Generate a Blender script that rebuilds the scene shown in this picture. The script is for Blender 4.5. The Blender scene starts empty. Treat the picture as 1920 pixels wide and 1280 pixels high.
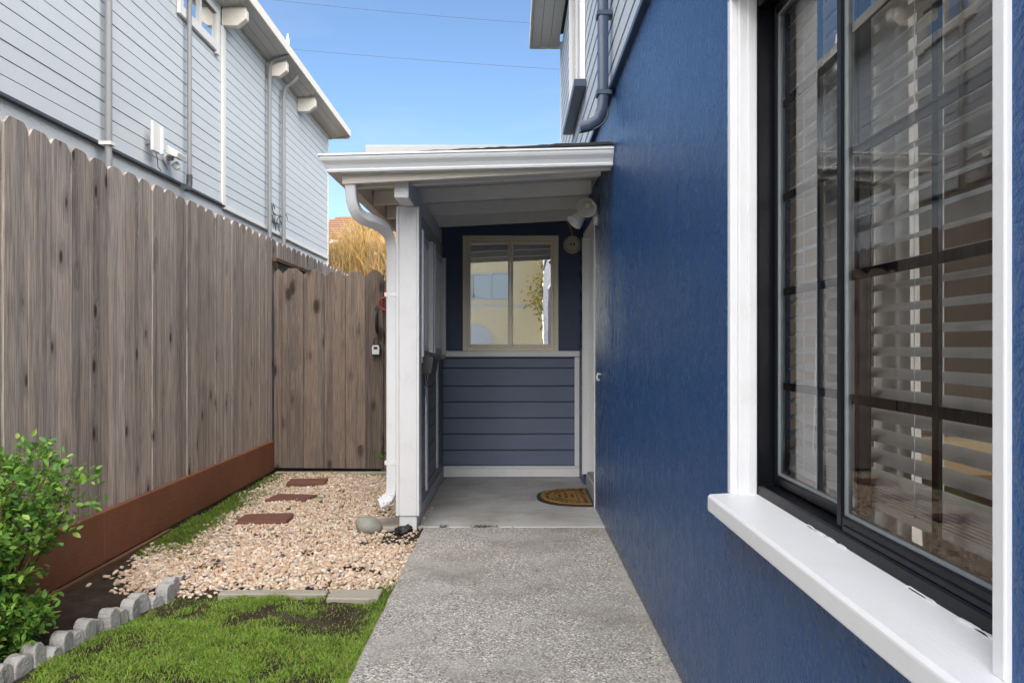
import bpy, math, random
import numpy as np
from mathutils import Vector, Matrix, noise as mnoise
R = math.radians
random.seed(7); rng = np.random.default_rng(7)
sc = bpy.context.scene
COL = sc.collection

# ------------------------------------------------------------------ camera
# photograph: level camera 1.22 m above the path, looking along +Y
F, CX, CY, H = 1475.0, 963.0, 648.0, 1.22
cam = bpy.data.cameras.new('camera'); cam_o = bpy.data.objects.new('camera', cam); COL.objects.link(cam_o)
cam_o.location = (0, 0, H); cam_o.rotation_euler = (R(90), 0, 0)
cam.sensor_width = 36; cam.lens = F/1920*36
cam.shift_x = -(CX-960)/1920; cam.shift_y = (CY-640)/1920
cam.clip_start = 0.05; cam.clip_end = 2000
sc.camera = cam_o

# ------------------------------------------------------------------ sky, sun, exposure
SUN_EL = 34.0
SUN_AZ = 174.0            # compass angle from +Y towards +X: behind the camera, made very wide to fill the shaded alley
world = bpy.data.worlds.new('World'); sc.world = world; world.use_nodes = True
wn = world.node_tree.nodes; wl = world.node_tree.links
bg = wn['Background']; sky = wn.new('ShaderNodeTexSky'); sky.sky_type = 'NISHITA'
sky.sun_disc = False; sky.sun_elevation = R(SUN_EL); sky.sun_rotation = R(SUN_AZ)
sky.air_density = 1.0; sky.dust_density = 0.3; sky.ozone_density = 4.0
tc = wn.new('ShaderNodeTexCoord'); mp = wn.new('ShaderNodeMapping'); mp.inputs['Scale'].default_value = (1.6, 1.6, 7.5)
cn = wn.new('ShaderNodeTexNoise'); cn.inputs['Scale'].default_value = 1.5; cn.inputs['Detail'].default_value = 6; cn.inputs['Roughness'].default_value = 0.55; cn.inputs['Distortion'].default_value = 0.5
cr = wn.new('ShaderNodeValToRGB'); cr.color_ramp.elements[0].position = 0.42; cr.color_ramp.elements[1].position = 0.72
cr.color_ramp.elements[1].color = (0.75, 0.75, 0.75, 1)
sz = wn.new('ShaderNodeSeparateXYZ'); el = wn.new('ShaderNodeMapRange'); el.inputs[1].default_value = 0.05; el.inputs[2].default_value = 0.42; el.inputs[3].default_value = 1.0; el.inputs[4].default_value = 0.12
ml = wn.new('ShaderNodeMath'); ml.operation = 'MULTIPLY'
cm = wn.new('ShaderNodeMixRGB'); cm.inputs[2].default_value = (4.6, 4.9, 5.6, 1)
wl.new(tc.outputs['Generated'], mp.inputs[0]); wl.new(mp.outputs[0], cn.inputs['Vector']); wl.new(cn.outputs['Fac'], cr.inputs[0])
wl.new(tc.outputs['Generated'], sz.inputs[0]); wl.new(sz.outputs[2], el.inputs[0]); wl.new(el.outputs[0], ml.inputs[0]); wl.new(cr.outputs[0], ml.inputs[1])
wl.new(ml.outputs[0], cm.inputs[0]); wl.new(sky.outputs[0], cm.inputs[1]); wl.new(cm.outputs[0], bg.inputs[0]); bg.inputs[1].default_value = 0.062
sun = bpy.data.lights.new('sun', 'SUN'); sun_o = bpy.data.objects.new('sun', sun); COL.objects.link(sun_o)
sun.energy = 5.0; sun.angle = R(112); sun.color = (1.0, 0.95, 0.88)
sd = Vector((math.sin(R(SUN_AZ))*math.cos(R(SUN_EL)), math.cos(R(SUN_AZ))*math.cos(R(SUN_EL)), math.sin(R(SUN_EL))))
sun_o.rotation_euler = sd.to_track_quat('Z', 'Y').to_euler()
sc.view_settings.view_transform = 'Standard'; sc.view_settings.look = 'None'
sc.view_settings.exposure = 1.62; sc.view_settings.gamma = 1.0
sc.view_settings.use_curve_mapping = False
sc.cycles.max_bounces = 8; sc.cycles.transparent_max_bounces = 16
sc.cycles.use_denoising = True
sc.cycles.caustics_reflective = False; sc.cycles.caustics_refractive = False

# ------------------------------------------------------------------ materials
class NT:
    def __init__(s, name):
        s.m = bpy.data.materials.new(name); s.m.use_nodes = True
        s.n = s.m.node_tree.nodes; s.l = s.m.node_tree.links
        s.b = s.n['Principled BSDF']; s.out = s.n['Material Output']
    def new(s, t, **kw):
        n = s.n.new('ShaderNode'+t)
        for k, v in kw.items(): setattr(n, k, v)
        return n
    def link(s, a, b): s.l.new(a, b)
    def coord(s, scale=(1,1,1), rnd=False, kind='Object'):
        tc = s.new('TexCoord'); v = tc.outputs[kind]
        if rnd:
            oi = s.new('ObjectInfo'); ad = s.new('VectorMath', operation='ADD')
            mu = s.new('VectorMath', operation='SCALE'); cb = s.new('CombineXYZ')
            s.link(oi.outputs['Random'], cb.inputs[0]); s.link(oi.outputs['Random'], cb.inputs[1]); s.link(oi.outputs['Random'], cb.inputs[2])
            s.link(cb.outputs[0], mu.inputs[0]); mu.inputs['Scale'].default_value = 57.0
            s.link(v, ad.inputs[0]); s.link(mu.outputs[0], ad.inputs[1]); v = ad.outputs[0]
        mp = s.new('Mapping'); mp.inputs['Scale'].default_value = scale
        s.link(v, mp.inputs[0]); return mp.outputs[0]
    def noise(s, vec, scale, detail=4, rough=0.55, dist=0.0):
        n = s.new('TexNoise'); n.inputs['Scale'].default_value = scale; n.inputs['Detail'].default_value = detail
        n.inputs['Roughness'].default_value = rough; n.inputs['Distortion'].default_value = dist
        s.link(vec, n.inputs['Vector']); return n.outputs['Fac']
    def vor(s, vec, scale, feature='F1', rand=1.0):
        n = s.new('TexVoronoi'); n.feature = feature; n.inputs['Scale'].default_value = scale
        n.inputs['Randomness'].default_value = rand; s.link(vec, n.inputs['Vector']); return n
    def ramp(s, fac, stops, interp='LINEAR'):
        r = s.new('ValToRGB'); e = r.color_ramp.elements; r.color_ramp.interpolation = interp
        while len(e) < len(stops): e.new(0.5)
        for q, (p, c) in zip(e, stops):
            q.position = p; q.color = (c if len(c) == 4 else (*c, 1)) if not isinstance(c, (int, float)) else (c, c, c, 1)
        s.link(fac, r.inputs[0]); return r.outputs[0]
    def mix(s, fac, a, b, blend='MIX'):
        m = s.new('Mix', data_type='RGBA', blend_type=blend)
        for sock, v in ((m.inputs['Factor'], fac), (m.inputs['A'], a), (m.inputs['B'], b)):
            if isinstance(v, (int, float)): sock.default_value = v
            elif isinstance(v, tuple): sock.default_value = (*v, 1) if len(v) == 3 else v
            else: s.link(v, sock)
        # colour sockets are the RGBA ones
        return m.outputs['Result']
    def math(s, op, a, b=0.0, clamp=False):
        m = s.new('Math', operation=op); m.use_clamp = clamp
        for i, v in enumerate((a, b)):
            if isinstance(v, (int, float)): m.inputs[i].default_value = v
            else: s.link(v, m.inputs[i])
        return m.outputs[0]
    def bump(s, h, strength=0.3, dist=0.01, normal=None):
        b = s.new('Bump'); b.inputs['Strength'].default_value = strength; b.inputs['Distance'].default_value = dist
        s.link(h, b.inputs['Height'])
        if normal is not None: s.link(normal, b.inputs['Normal'])
        return b.outputs[0]
def mixrgba(nt, fac, a, b, blend='MIX'):
    m = nt.n.new('ShaderNodeMixRGB'); m.blend_type = blend
    for i, v in enumerate((fac, a, b)):
        if isinstance(v, (int, float)): m.inputs[i].default_value = v if i == 0 else (v, v, v, 1)
        elif isinstance(v, tuple): m.inputs[i].default_value = (*v, 1) if len(v) == 3 else v
        else: nt.l.new(v, m.inputs[i])
    return m.outputs[0]
NT.mix = mixrgba
M = {}
def paint(name, col, rough=0.5, var=0.06, bump=0.15, scale=30, dirt=0.0, dirtcol=(0.2,0.17,0.13), spec=0.4, grain=(1,1,1), bd=0.004):
    t = NT(name); v = t.coord(grain, rnd=True)
    n1 = t.noise(v, scale, 5, 0.6); n2 = t.noise(t.coord((1,1,1), rnd=True), 2.3, 4, 0.6)
    c = t.mix(t.math('MULTIPLY', n2, 1.0), tuple(x*(1-var) for x in col), tuple(min(1, x*(1+var)) for x in col))
    if dirt > 0:
        d = t.ramp(t.noise(t.coord((1,1,1), rnd=True), 9, 6, 0.7), [(0.52, 0), (0.75, 1)])
        c = t.mix(t.math('MULTIPLY', d, dirt), c, dirtcol)
    t.link(c, t.b.inputs['Base Color'])
    t.link(t.math('ADD', t.math('MULTIPLY', n1, 0.25), rough-0.12), t.b.inputs['Roughness'])
    t.b.inputs['Specular IOR Level'].default_value = spec
    if bump: t.link(t.bump(n1, bump, bd), t.b.inputs['Normal'])
    M[name] = t.m; return t.m

def weathered(name, cols, axis=2, knots=1.0, share=0.5, ksize=1.0):
    t = NT(name)
    def sc_(a, b): return tuple(a if i != axis else b for i in range(3))
    vg = t.coord(sc_(46, 1.3), rnd=True); vk = t.coord(sc_(8.0, 3.4), rnd=True)
    # grain bends round the knots
    kd = t.vor(vk, 1.0); pick = t.ramp(kd.outputs['Color'], [(share, 0.0), (share+0.03, 1.0)])
    near = t.math('MULTIPLY', t.ramp(kd.outputs['Distance'], [(0.0, 1.0), (0.42, 0.0)]), pick)
    off = t.new('VectorMath', operation='ADD'); cb = t.new('CombineXYZ')
    for q in range(3): t.link(t.math('MULTIPLY', near, 2.2 if q != axis else 0.3), cb.inputs[q])
    t.link(vg, off.inputs[0]); t.link(cb.outputs[0], off.inputs[1])
    gn = t.noise(off.outputs[0], 1.3, 6, 0.6, 0.4)
    fine = t.noise(t.coord(sc_(240, 5), rnd=True), 1.0, 3, 0.6)
    band = t.noise(t.coord(sc_(17, 0.22), rnd=True), 1.0, 2, 0.5, 0.15)       # heartwood / sapwood strips
    blot = t.noise(t.coord(sc_(4.0, 1.6), rnd=True), 1.4, 5, 0.65)
    c = t.ramp(gn, [(0.28, cols[0]), (0.5, cols[1]), (0.74, cols[2])])
    c = t.mix(t.ramp(band, [(0.44, 0.0), (0.52, 0.8)]), c, cols[3])
    c = t.mix(t.ramp(blot, [(0.48, 0.0), (0.75, 0.6)]), c, cols[4])
    c = t.mix(t.math('MULTIPLY', t.ramp(fine, [(0.36, 0.75), (0.58, 0.0)]), 1.0), c, cols[0])
    oi = t.new('ObjectInfo'); hs = t.new('HueSaturation'); t.link(c, hs.inputs['Color'])
    t.link(t.math('ADD', t.math('MULTIPLY', oi.outputs['Random'], 0.5), 0.72), hs.inputs['Value'])
    c = hs.outputs[0]
    kr = t.ramp(kd.outputs['Distance'], [(0.05*ksize, 1.0), (0.12*ksize, 0.8), (0.18*ksize, 0.0)])
    halo = t.ramp(kd.outputs['Distance'], [(0.12*ksize, 0.55), (0.42, 0.0)])
    c = t.mix(t.math('MULTIPLY', halo, pick), c, cols[0])
    kk = t.math('MULTIPLY', t.math('MULTIPLY', kr, pick), knots)
    c = t.mix(kk, c, (0.040, 0.028, 0.022))
    t.link(c, t.b.inputs['Base Color']); t.b.inputs['Roughness'].default_value = 0.85
    t.b.inputs['Specular IOR Level'].default_value = 0.2
    h = t.math('ADD', t.math('SUBTRACT', gn, kk), t.math('MULTIPLY', fine, 0.5))
    t.link(t.bump(h, 0.8, 0.005), t.b.inputs['Normal'])
    M[name] = t.m; return t.m

paint('white_trim', (0.78, 0.78, 0.78), 0.45, 0.05, 0.3, 40, 0.25, (0.5,0.45,0.38))
paint('post_white', (0.72, 0.72, 0.73), 0.5, 0.05, 0.4, 26, 0.22, (0.5,0.46,0.4), grain=(6,6,0.7))
paint('sill_white', (0.70, 0.71, 0.735), 0.42, 0.05, 0.18, 34, 0.22, (0.55,0.52,0.46), grain=(7,0.7,1.5))
paint('gutter_white', (0.72, 0.73, 0.74), 0.35, 0.03, 0.05, 20, 0.15, (0.45,0.42,0.37), spec=0.5)
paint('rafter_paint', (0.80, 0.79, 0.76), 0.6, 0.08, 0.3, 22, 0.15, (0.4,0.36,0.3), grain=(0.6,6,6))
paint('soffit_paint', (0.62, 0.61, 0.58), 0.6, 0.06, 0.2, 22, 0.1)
paint('cream_fascia', (0.74, 0.69, 0.60), 0.55, 0.05, 0.2, 22, 0.1)
paint('black_frame', (0.004, 0.0045, 0.007), 0.35, 0.1, 0.05, 60, spec=0.16)
paint('spacer_grey', (0.17, 0.19, 0.20), 0.4, 0.05, 0.0)
paint('bounce_concrete', (0.46, 0.45, 0.42), 0.85, 0.1, 0.4, 60)
paint('black_plastic', (0.02, 0.02, 0.022), 0.45, 0.1, 0.1, 60, spec=0.5)
paint('neighbour_siding', (0.56, 0.59, 0.60), 0.6, 0.05, 0.12, 40, 0.05, (0.4,0.4,0.38), grain=(6,0.6,6))
paint('neighbour_stucco', (0.62, 0.64, 0.64), 0.85, 0.08, 0.9, 90, 0.2, (0.45,0.46,0.45), bd=0.012)
paint('pipe_grey', (0.25, 0.25, 0.25), 0.5, 0.06, 0.05, 30, 0.15, (0.25,0.23,0.2))
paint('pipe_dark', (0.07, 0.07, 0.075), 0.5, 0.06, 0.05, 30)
paint('upper_siding', (0.50, 0.55, 0.60), 0.5, 0.05, 0.15, 40, 0.04, grain=(6,0.6,6))
paint('navy_downspout', (0.035, 0.055, 0.10), 0.35, 0.08, 0.05, 30, spec=0.5)
paint('navy_board', (0.135, 0.165, 0.240), 0.5, 0.14, 0.5, 18, 0.1, (0.03,0.035,0.05), grain=(0.8,8,8), bd=0.006)
paint('grey_board', (0.20, 0.21, 0.235), 0.55, 0.12, 0.4, 18, 0.1, (0.05,0.05,0.06), grain=(8,0.8,8))
paint('grey_base', (0.48, 0.485, 0.49), 0.55, 0.06, 0.3, 22, 0.15, grain=(8,0.8,8))
paint('navy_flat', (0.036, 0.055, 0.105), 0.5, 0.12, 0.6, 55, spec=0.45, bd=0.006)
paint('cream_metal', (0.78, 0.70, 0.54), 0.38, 0.06, 0.05, 40, 0.1, (0.4,0.33,0.2), spec=0.6)
paint('roofing', (0.035, 0.036, 0.04), 0.9, 0.2, 0.8, 120)
paint('blind_white', (0.86, 0.86, 0.84), 0.45, 0.02, 0.0)
paint('curtain_white', (0.78, 0.77, 0.74), 0.8, 0.05, 0.2, 60)
paint('room_beige', (0.62, 0.53, 0.42), 0.8, 0.06, 0.05, 20)
paint('room_floor', (0.20, 0.12, 0.07), 0.45, 0.2, 0.05, 12)
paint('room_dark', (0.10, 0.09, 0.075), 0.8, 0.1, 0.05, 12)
paint('lamp_white', (0.80, 0.80, 0.78), 0.4, 0.03, 0.03, 30, 0.08)
paint('lamp_ivory', (0.55, 0.51, 0.42), 0.5, 0.05, 0.05, 30, 0.15)
paint('cable_tan', (0.30, 0.25, 0.18), 0.6, 0.05, 0.05, 30)
paint('red_cord', (0.40, 0.02, 0.02), 0.5, 0.1, 0.1, 80)
paint('lock_silver', (0.62, 0.64, 0.66), 0.35, 0.05, 0.05, 50, spec=0.6)
paint('paver_red', (0.155, 0.068, 0.048), 0.85, 0.25, 0.5, 60, 0.3, (0.1,0.06,0.045))
paint('edge_block', (0.42, 0.40, 0.385), 0.9, 0.16, 0.9, 60, 0.35, (0.22,0.21,0.2), bd=0.01)
paint('edge_slab', (0.34, 0.31, 0.25), 0.9, 0.2, 0.8, 50, 0.5, (0.17,0.15,0.10))
paint('rock_grey', (0.27, 0.27, 0.23), 0.75, 0.3, 0.8, 14, 0.6, (0.5,0.46,0.38), bd=0.01)
paint('flag_stone', (0.36, 0.32, 0.26), 0.85, 0.2, 0.6, 16, 0.3)
paint('asphalt', (0.05, 0.05, 0.052), 0.9, 0.2, 0.5, 80)
paint('facade_cream', (0.90, 0.74, 0.46), 0.8, 0.04, 0.4, 40)  # golden sunlight on the opposite facade is put into this base colour
paint('tile_brown', (0.22, 0.125, 0.075), 0.85, 0.25, 0.3, 20)
paint('house_white', (0.72, 0.70, 0.66), 0.8, 0.05, 0.3, 30)
paint('bark', (0.11, 0.08, 0.055), 0.9, 0.2, 0.8, 30)
paint('twig_brown', (0.13, 0.07, 0.04), 0.8, 0.2, 0.3, 40)
paint('stained_wood', (0.200, 0.075, 0.036), 0.65, 0.3, 0.6, 14, 0.6, (0.10,0.05,0.032), grain=(6,0.7,6))
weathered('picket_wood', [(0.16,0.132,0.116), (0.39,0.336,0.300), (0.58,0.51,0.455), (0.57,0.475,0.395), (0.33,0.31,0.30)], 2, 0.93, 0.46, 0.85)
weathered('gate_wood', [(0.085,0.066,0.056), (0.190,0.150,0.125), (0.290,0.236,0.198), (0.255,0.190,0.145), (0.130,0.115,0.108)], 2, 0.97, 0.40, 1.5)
weathered('rail_wood', [(0.10,0.05,0.028), (0.19,0.10,0.055), (0.26,0.15,0.09), (0.17,0.095,0.055), (0.12,0.08,0.06)], 1, 0.4, 0.7)

def m_stucco():
    t = NT('blue_stucco'); v = t.coord((1,1,1))
    vv = t.coord((1, 1, 0.8))
    fine = t.noise(v, 150, 4, 0.6); lump = t.noise(v, 48, 5, 0.62, 0.3); mid = t.noise(vv, 11, 4, 0.6); big = t.noise(vv, 2.4, 5, 0.62)
    c = t.mix(big, (0.0045, 0.049, 0.165), (0.0065, 0.065, 0.210))
    fade = t.ramp(t.noise(t.coord((1,1,0.5)), 3.2, 7, 0.72), [(0.45, 0), (0.85, 0.35)])
    c = t.mix(fade, c, (0.022, 0.090, 0.205))
    specks = t.ramp(t.noise(v, 70, 2, 0.5), [(0.78, 0), (0.82, 0.35)])
    c = t.mix(specks, c, (0.16, 0.20, 0.28))
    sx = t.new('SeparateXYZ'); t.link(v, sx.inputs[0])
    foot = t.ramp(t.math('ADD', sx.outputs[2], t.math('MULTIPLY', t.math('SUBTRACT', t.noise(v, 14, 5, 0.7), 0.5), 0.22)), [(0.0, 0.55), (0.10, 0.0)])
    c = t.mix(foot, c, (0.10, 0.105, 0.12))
    t.link(c, t.b.inputs['Base Color'])
    t.link(t.math('ADD', t.math('MULTIPLY', mid, 0.24), 0.15), t.b.inputs['Roughness'])
    t.b.inputs['Specular IOR Level'].default_value = 0.4
    n1 = t.bump(mid, 0.22, 0.02); n2 = t.bump(lump, 0.75, 0.010, n1); n3 = t.bump(fine, 0.4, 0.004, n2)
    t.link(n3, t.b.inputs['Normal']); M['blue_stucco'] = t.m
m_stucco()

def m_aggregate():
    t = NT('aggregate'); v = t.coord((1,1,1))
    w = t.new('VectorMath', operation='ADD'); nn = t.new('TexNoise'); nn.inputs['Scale'].default_value = 40
    t.link(v, nn.inputs['Vector']); sc_ = t.new('VectorMath', operation='SCALE'); sc_.inputs['Scale'].default_value = 0.012
    t.link(nn.outputs['Color'], sc_.inputs[0]); t.link(v, w.inputs[0]); t.link(sc_.outputs[0], w.inputs[1])
    a = t.vor(w.outputs[0], 92); b = t.vor(w.outputs[0], 200)
    ca = t.ramp(t.new('SeparateColor').outputs[0] if False else a.outputs['Color'], [(0.22,(0.06,0.065,0.072)),(0.34,(0.15,0.16,0.18)),(0.46,(0.33,0.295,0.245)),(0.56,(0.46,0.44,0.40)),(0.66,(0.33,0.245,0.16)),(0.78,(0.78,0.76,0.72))])
    cb = t.ramp(b.outputs['Color'], [(0.25,(0.10,0.10,0.105)),(0.42,(0.27,0.265,0.25)),(0.58,(0.42,0.40,0.36)),(0.78,(0.76,0.75,0.72))])
    edge = t.ramp(a.outputs['Distance'], [(0.38, 0.0), (0.55, 1.0)])
    col = t.mix(edge, ca, t.mix(0.40, cb, (0.37,0.34,0.285)))
    big = t.noise(v, 1.6, 5, 0.62)
    st = t.ramp(big, [(0.46, 0.0), (0.68, 0.70)])
    col = t.mix(st, col, (0.165,0.145,0.118))
    worn = t.ramp(t.noise(v, 3.1, 4, 0.6), [(0.48, 0.0), (0.72, 0.6)])
    col = t.mix(worn, col, (0.43,0.42,0.395))
    # the trowelled margins beside wall and lawn
    sx = t.new('SeparateXYZ'); t.link(v, sx.inputs[0])
    ed = t.math('ADD', sx.outputs[0], t.math('MULTIPLY', t.math('SUBTRACT', t.noise(v, 12, 4), 0.5), 0.16))
    mr = t.ramp(ed, [(0.545, 0.0), (0.585, 0.4)])
    col = t.mix(mr, col, (0.38,0.35,0.30)); col = t.mix(0.16, col, (0.33,0.31,0.27))
    t.link(col, t.b.inputs['Base Color']); t.b.inputs['Roughness'].default_value = 0.8
    h = t.math('SUBTRACT', 1.0, a.outputs['Distance'])
    t.link(t.bump(h, 0.75, 0.006), t.b.inputs['Normal']); M['aggregate'] = t.m
m_aggregate()

def m_concrete():
    t = NT('porch_concrete'); v = t.coord((1,1,1))
    n = t.noise(v, 2.6, 6, 0.65, 0.6); f = t.noise(v, 60, 4)
    s = t.noise(t.coord((0.5, 2.6, 1)), 3.2, 5, 0.6, 0.4)
    c = t.ramp(n, [(0.3,(0.30,0.275,0.245)), (0.5,(0.44,0.425,0.40)), (0.7,(0.53,0.535,0.53))])
    c = t.mix(t.ramp(s, [(0.5, 0), (0.72, 0.5)]), c, (0.26,0.25,0.24))
    c = t.mix(t.ramp(t.noise(v, 26, 5, 0.7), [(0.62, 0), (0.74, 0.5)]), c, (0.62,0.61,0.59))
    t.link(c, t.b.inputs['Base Color']); t.b.inputs['Roughness'].default_value = 0.55
    t.link(t.bump(f, 0.2, 0.003), t.b.inputs['Normal']); M['porch_concrete'] = t.m
m_concrete()

def m_soil():
    t = NT('soil'); v = t.coord((1,1,1))
    n = t.noise(v, 7, 6, 0.65); f = t.noise(v, 75, 6, 0.7); b = t.noise(v, 1.5, 3)
    c = t.ramp(n, [(0.3,(0.030,0.022,0.016)), (0.55,(0.058,0.042,0.030)), (0.8,(0.105,0.080,0.058))])
    c = t.mix(t.ramp(f, [(0.6, 0), (0.8, 0.6)]), c, (0.13,0.10,0.07))
    t.link(c, t.b.inputs['Base Color']); t.b.inputs['Roughness'].default_value = 0.95
    t.b.inputs['Specular IOR Level'].default_value = 0.15
    t.link(t.bump(f, 1.0, 0.015), t.b.inputs['Normal']); M['soil'] = t.m
m_soil()

def m_vcol(name, rough=0.8, transl=0.0, bump=0.0, spec=0.3):
    t = NT(name); a = t.new('VertexColor'); a.layer_name = 'col'
    t.link(a.outputs[0], t.b.inputs['Base Color']); t.b.inputs['Roughness'].default_value = rough
    t.b.inputs['Specular IOR Level'].default_value = spec
    if bump: t.link(t.bump(t.noise(t.coord((1,1,1)), 140, 4), bump, 0.004), t.b.inputs['Normal'])
    if transl:
        tr = t.new('BsdfTranslucent'); t.link(a.outputs[0], tr.inputs['Color'])
        mx = t.new('MixShader'); mx.inputs[0].default_value = transl
        t.link(t.b.outputs[0], mx.inputs[1]); t.link(tr.outputs[0], mx.inputs[2]); t.link(mx.outputs[0], t.out.inputs['Surface'])
    M[name] = t.m
m_vcol('pebble', 0.75, bump=0.3); m_vcol('leaf', 0.45, 0.35, spec=0.4); m_vcol('blade', 0.55, 0.3); m_vcol('reed', 0.8, 0.15)

def m_glass(name, ior, tint=(1,1,1), wav=0.0, min_mirror=0.0):
    t = NT(name); t.n.remove(t.b)
    fr = t.new('Fresnel'); fr.inputs['IOR'].default_value = ior
    gl = t.new('BsdfGlossy'); gl.inputs['Roughness'].default_value = 0.0; gl.inputs['Color'].default_value = (1,1,1,1)
    tr = t.new('BsdfTransparent'); tr.inputs['Color'].default_value = (*tint, 1)
    mx = t.new('MixShader'); t.link(t.math('MAXIMUM', fr.outputs[0], min_mirror), mx.inputs[0]); t.link(tr.outputs[0], mx.inputs[1]); t.link(gl.outputs[0], mx.inputs[2])
    if wav:
        b = t.bump(t.noise(t.coord((1,1,1)), 2.2, 2), wav, 0.02)
        t.link(b, gl.inputs['Normal'])
    t.link(mx.outputs[0], t.out.inputs['Surface']); M[name] = t.m
m_glass('window_glass', 1.62, (1.0,1.0,1.0), 0.012)
m_glass('porch_glass', 2.7, (0.85,0.86,0.84), 0.03, 0.92)   # mirror share raised to brighten the reflection

def m_mat():
    t = NT('coir'); v = t.coord((1,1,1)); f = t.noise(v, 160, 4, 0.7)
    c = t.ramp(f, [(0.3,(0.20,0.10,0.025)), (0.7,(0.46,0.26,0.075))])
    t.link(c, t.b.inputs['Base Color']); t.b.inputs['Roughness'].default_value = 1.0; t.b.inputs['Specular IOR Level'].default_value = 0.1
    t.link(t.bump(f, 0.9, 0.006), t.b.inputs['Normal']); M['coir'] = t.m
m_mat()

# ------------------------------------------------------------------ mesh helpers
ORG = {}
class MB:
    def __init__(s): s.v = []; s.f = []
    def add(s, vs, fs):
        o = len(s.v); s.v += [tuple(map(float, p)) for p in vs]; s.f += [tuple(i+o for i in f) for f in fs]; return s
    def box(s, x0, x1, y0, y1, z0, z1):
        vs = [(x0,y0,z0),(x1,y0,z0),(x1,y1,z0),(x0,y1,z0),(x0,y0,z1),(x1,y0,z1),(x1,y1,z1),(x0,y1,z1)]
        return s.add(vs, [(3,2,1,0),(4,5,6,7),(0,1,5,4),(1,2,6,5),(2,3,7,6),(3,0,4,7)])
    def prism(s, poly, axis, a, b):
        # poly in the two other axes (in x,y,z order), extruded along axis from a to b
        def p(u, w, k): return {0:(k,u,w), 1:(u,k,w), 2:(u,w,k)}[axis]
        n = len(poly); vs = [p(u, w, a) for u, w in poly] + [p(u, w, b) for u, w in poly]
        fs = [tuple(range(n))[::-1], tuple(range(n, 2*n))] + [(i, (i+1) % n, n+(i+1) % n, n+i) for i in range(n)]
        return s.add(vs, fs)
    def tube(s, pts, r, n=10, cap=True):
        pts = [Vector(p) for p in pts]; rs = r if isinstance(r, (list, tuple)) else [r]*len(pts)
        prof = [[(math.cos(2*math.pi*k/n)*q, math.sin(2*math.pi*k/n)*q) for k in range(n)] for q in rs]
        return s.sweep(pts, prof, cap)
    def sweep(s, pts, prof, cap=True, up=None):
        pts = [Vector(p) for p in pts]; m = len(pts)
        if not isinstance(prof[0][0], (list, tuple)): prof = [prof]*m
        n = len(prof[0]); vs = []; ref = Vector(up) if up else None
        for i, p in enumerate(pts):
            d = (pts[min(i+1, m-1)] - pts[max(i-1, 0)]).normalized()
            if ref is None:
                ref = Vector((0,0,1)) if abs(d.z) < 0.9 else Vector((0,1,0))
            a = ref.cross(d).normalized(); b = d.cross(a).normalized(); ref = b
            vs += [p + a*u + b*w for u, w in prof[i]]
        fs = [(i*n+k, i*n+(k+1) % n, (i+1)*n+(k+1) % n, (i+1)*n+k) for i in range(m-1) for k in range(n)]
        if cap: fs += [tuple(range(n))[::-1], tuple(range((m-1)*n, m*n))]
        return s.add(vs, fs)
    def lathe(s, prof, c, axis=(0,0,1), n=20):
        # prof: (radius, distance along axis)
        ax = Vector(axis).normalized(); u = ax.orthogonal().normalized(); w = ax.cross(u); c = Vector(c)
        vs = [c + ax*h + (u*math.cos(2*math.pi*k/n) + w*math.sin(2*math.pi*k/n))*r for r, h in prof for k in range(n)]
        fs = [(i*n+k, i*n+(k+1) % n, (i+1)*n+(k+1) % n, (i+1)*n+k) for i in range(len(prof)-1) for k in range(n)]
        return s.add(vs, fs)
    def mesh(s, name, mat, org=(0,0,0)):
        me = bpy.data.meshes.new(name); o = Vector(org)
        me.from_pydata([tuple(Vector(p)-o) for p in s.v], [], s.f); me.update()
        me.materials.append(M[mat] if isinstance(mat, str) else mat); return me
    def build(s, name, mat, parent=None, org=None, bevel=0.0, smooth=False, seg=1):
        if org is None:
            a = np.array(s.v); org = tuple((a.min(0)+a.max(0))/2)
        me = s.mesh(name, mat, org)
        if smooth:
            me.shade_smooth()
            try: me.set_sharp_from_angle(angle=R(40))
            except Exception: pass
        return link(name, me, parent, org, bevel, seg)
def link(name, me, parent=None, org=(0,0,0), bevel=0.0, seg=1):
    o = bpy.data.objects.new(name, me); COL.objects.link(o); ORG[o] = Vector(org)
    if parent is not None:
        o.parent = parent; o.location = Vector(org) - ORG[parent]
    else: o.location = org
    if bevel:
        b = o.modifiers.new('bevel', 'BEVEL'); b.width = bevel; b.segments = seg; b.limit_method = 'ANGLE'; b.angle_limit = R(40)
    return o
def thing(name, label, cat, loc=(0,0,0), rz=0.0, group=None):
    o = bpy.data.objects.new(name, None); COL.objects.link(o); o.empty_display_size = 0.1
    o.location = loc; o.rotation_euler = (0,0,rz); ORG[o] = Vector((0,0,0)) if rz or loc != (0,0,0) else Vector((0,0,0))
    return tag(o, label, cat, group)
def tag(o, label, cat, group=None):
    o['label'] = label; o['category'] = cat
    if group: o['group'] = group
    return o
def kind(o, k, label=None):
    o['kind'] = k
    if label: o['label'] = label
    return o
def box(name, mat, parent, x0, x1, y0, y1, z0, z1, bevel=0.0, org=None):
    return MB().box(x0,x1,y0,y1,z0,z1).build(name, mat, parent, org=org, bevel=bevel)
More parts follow.
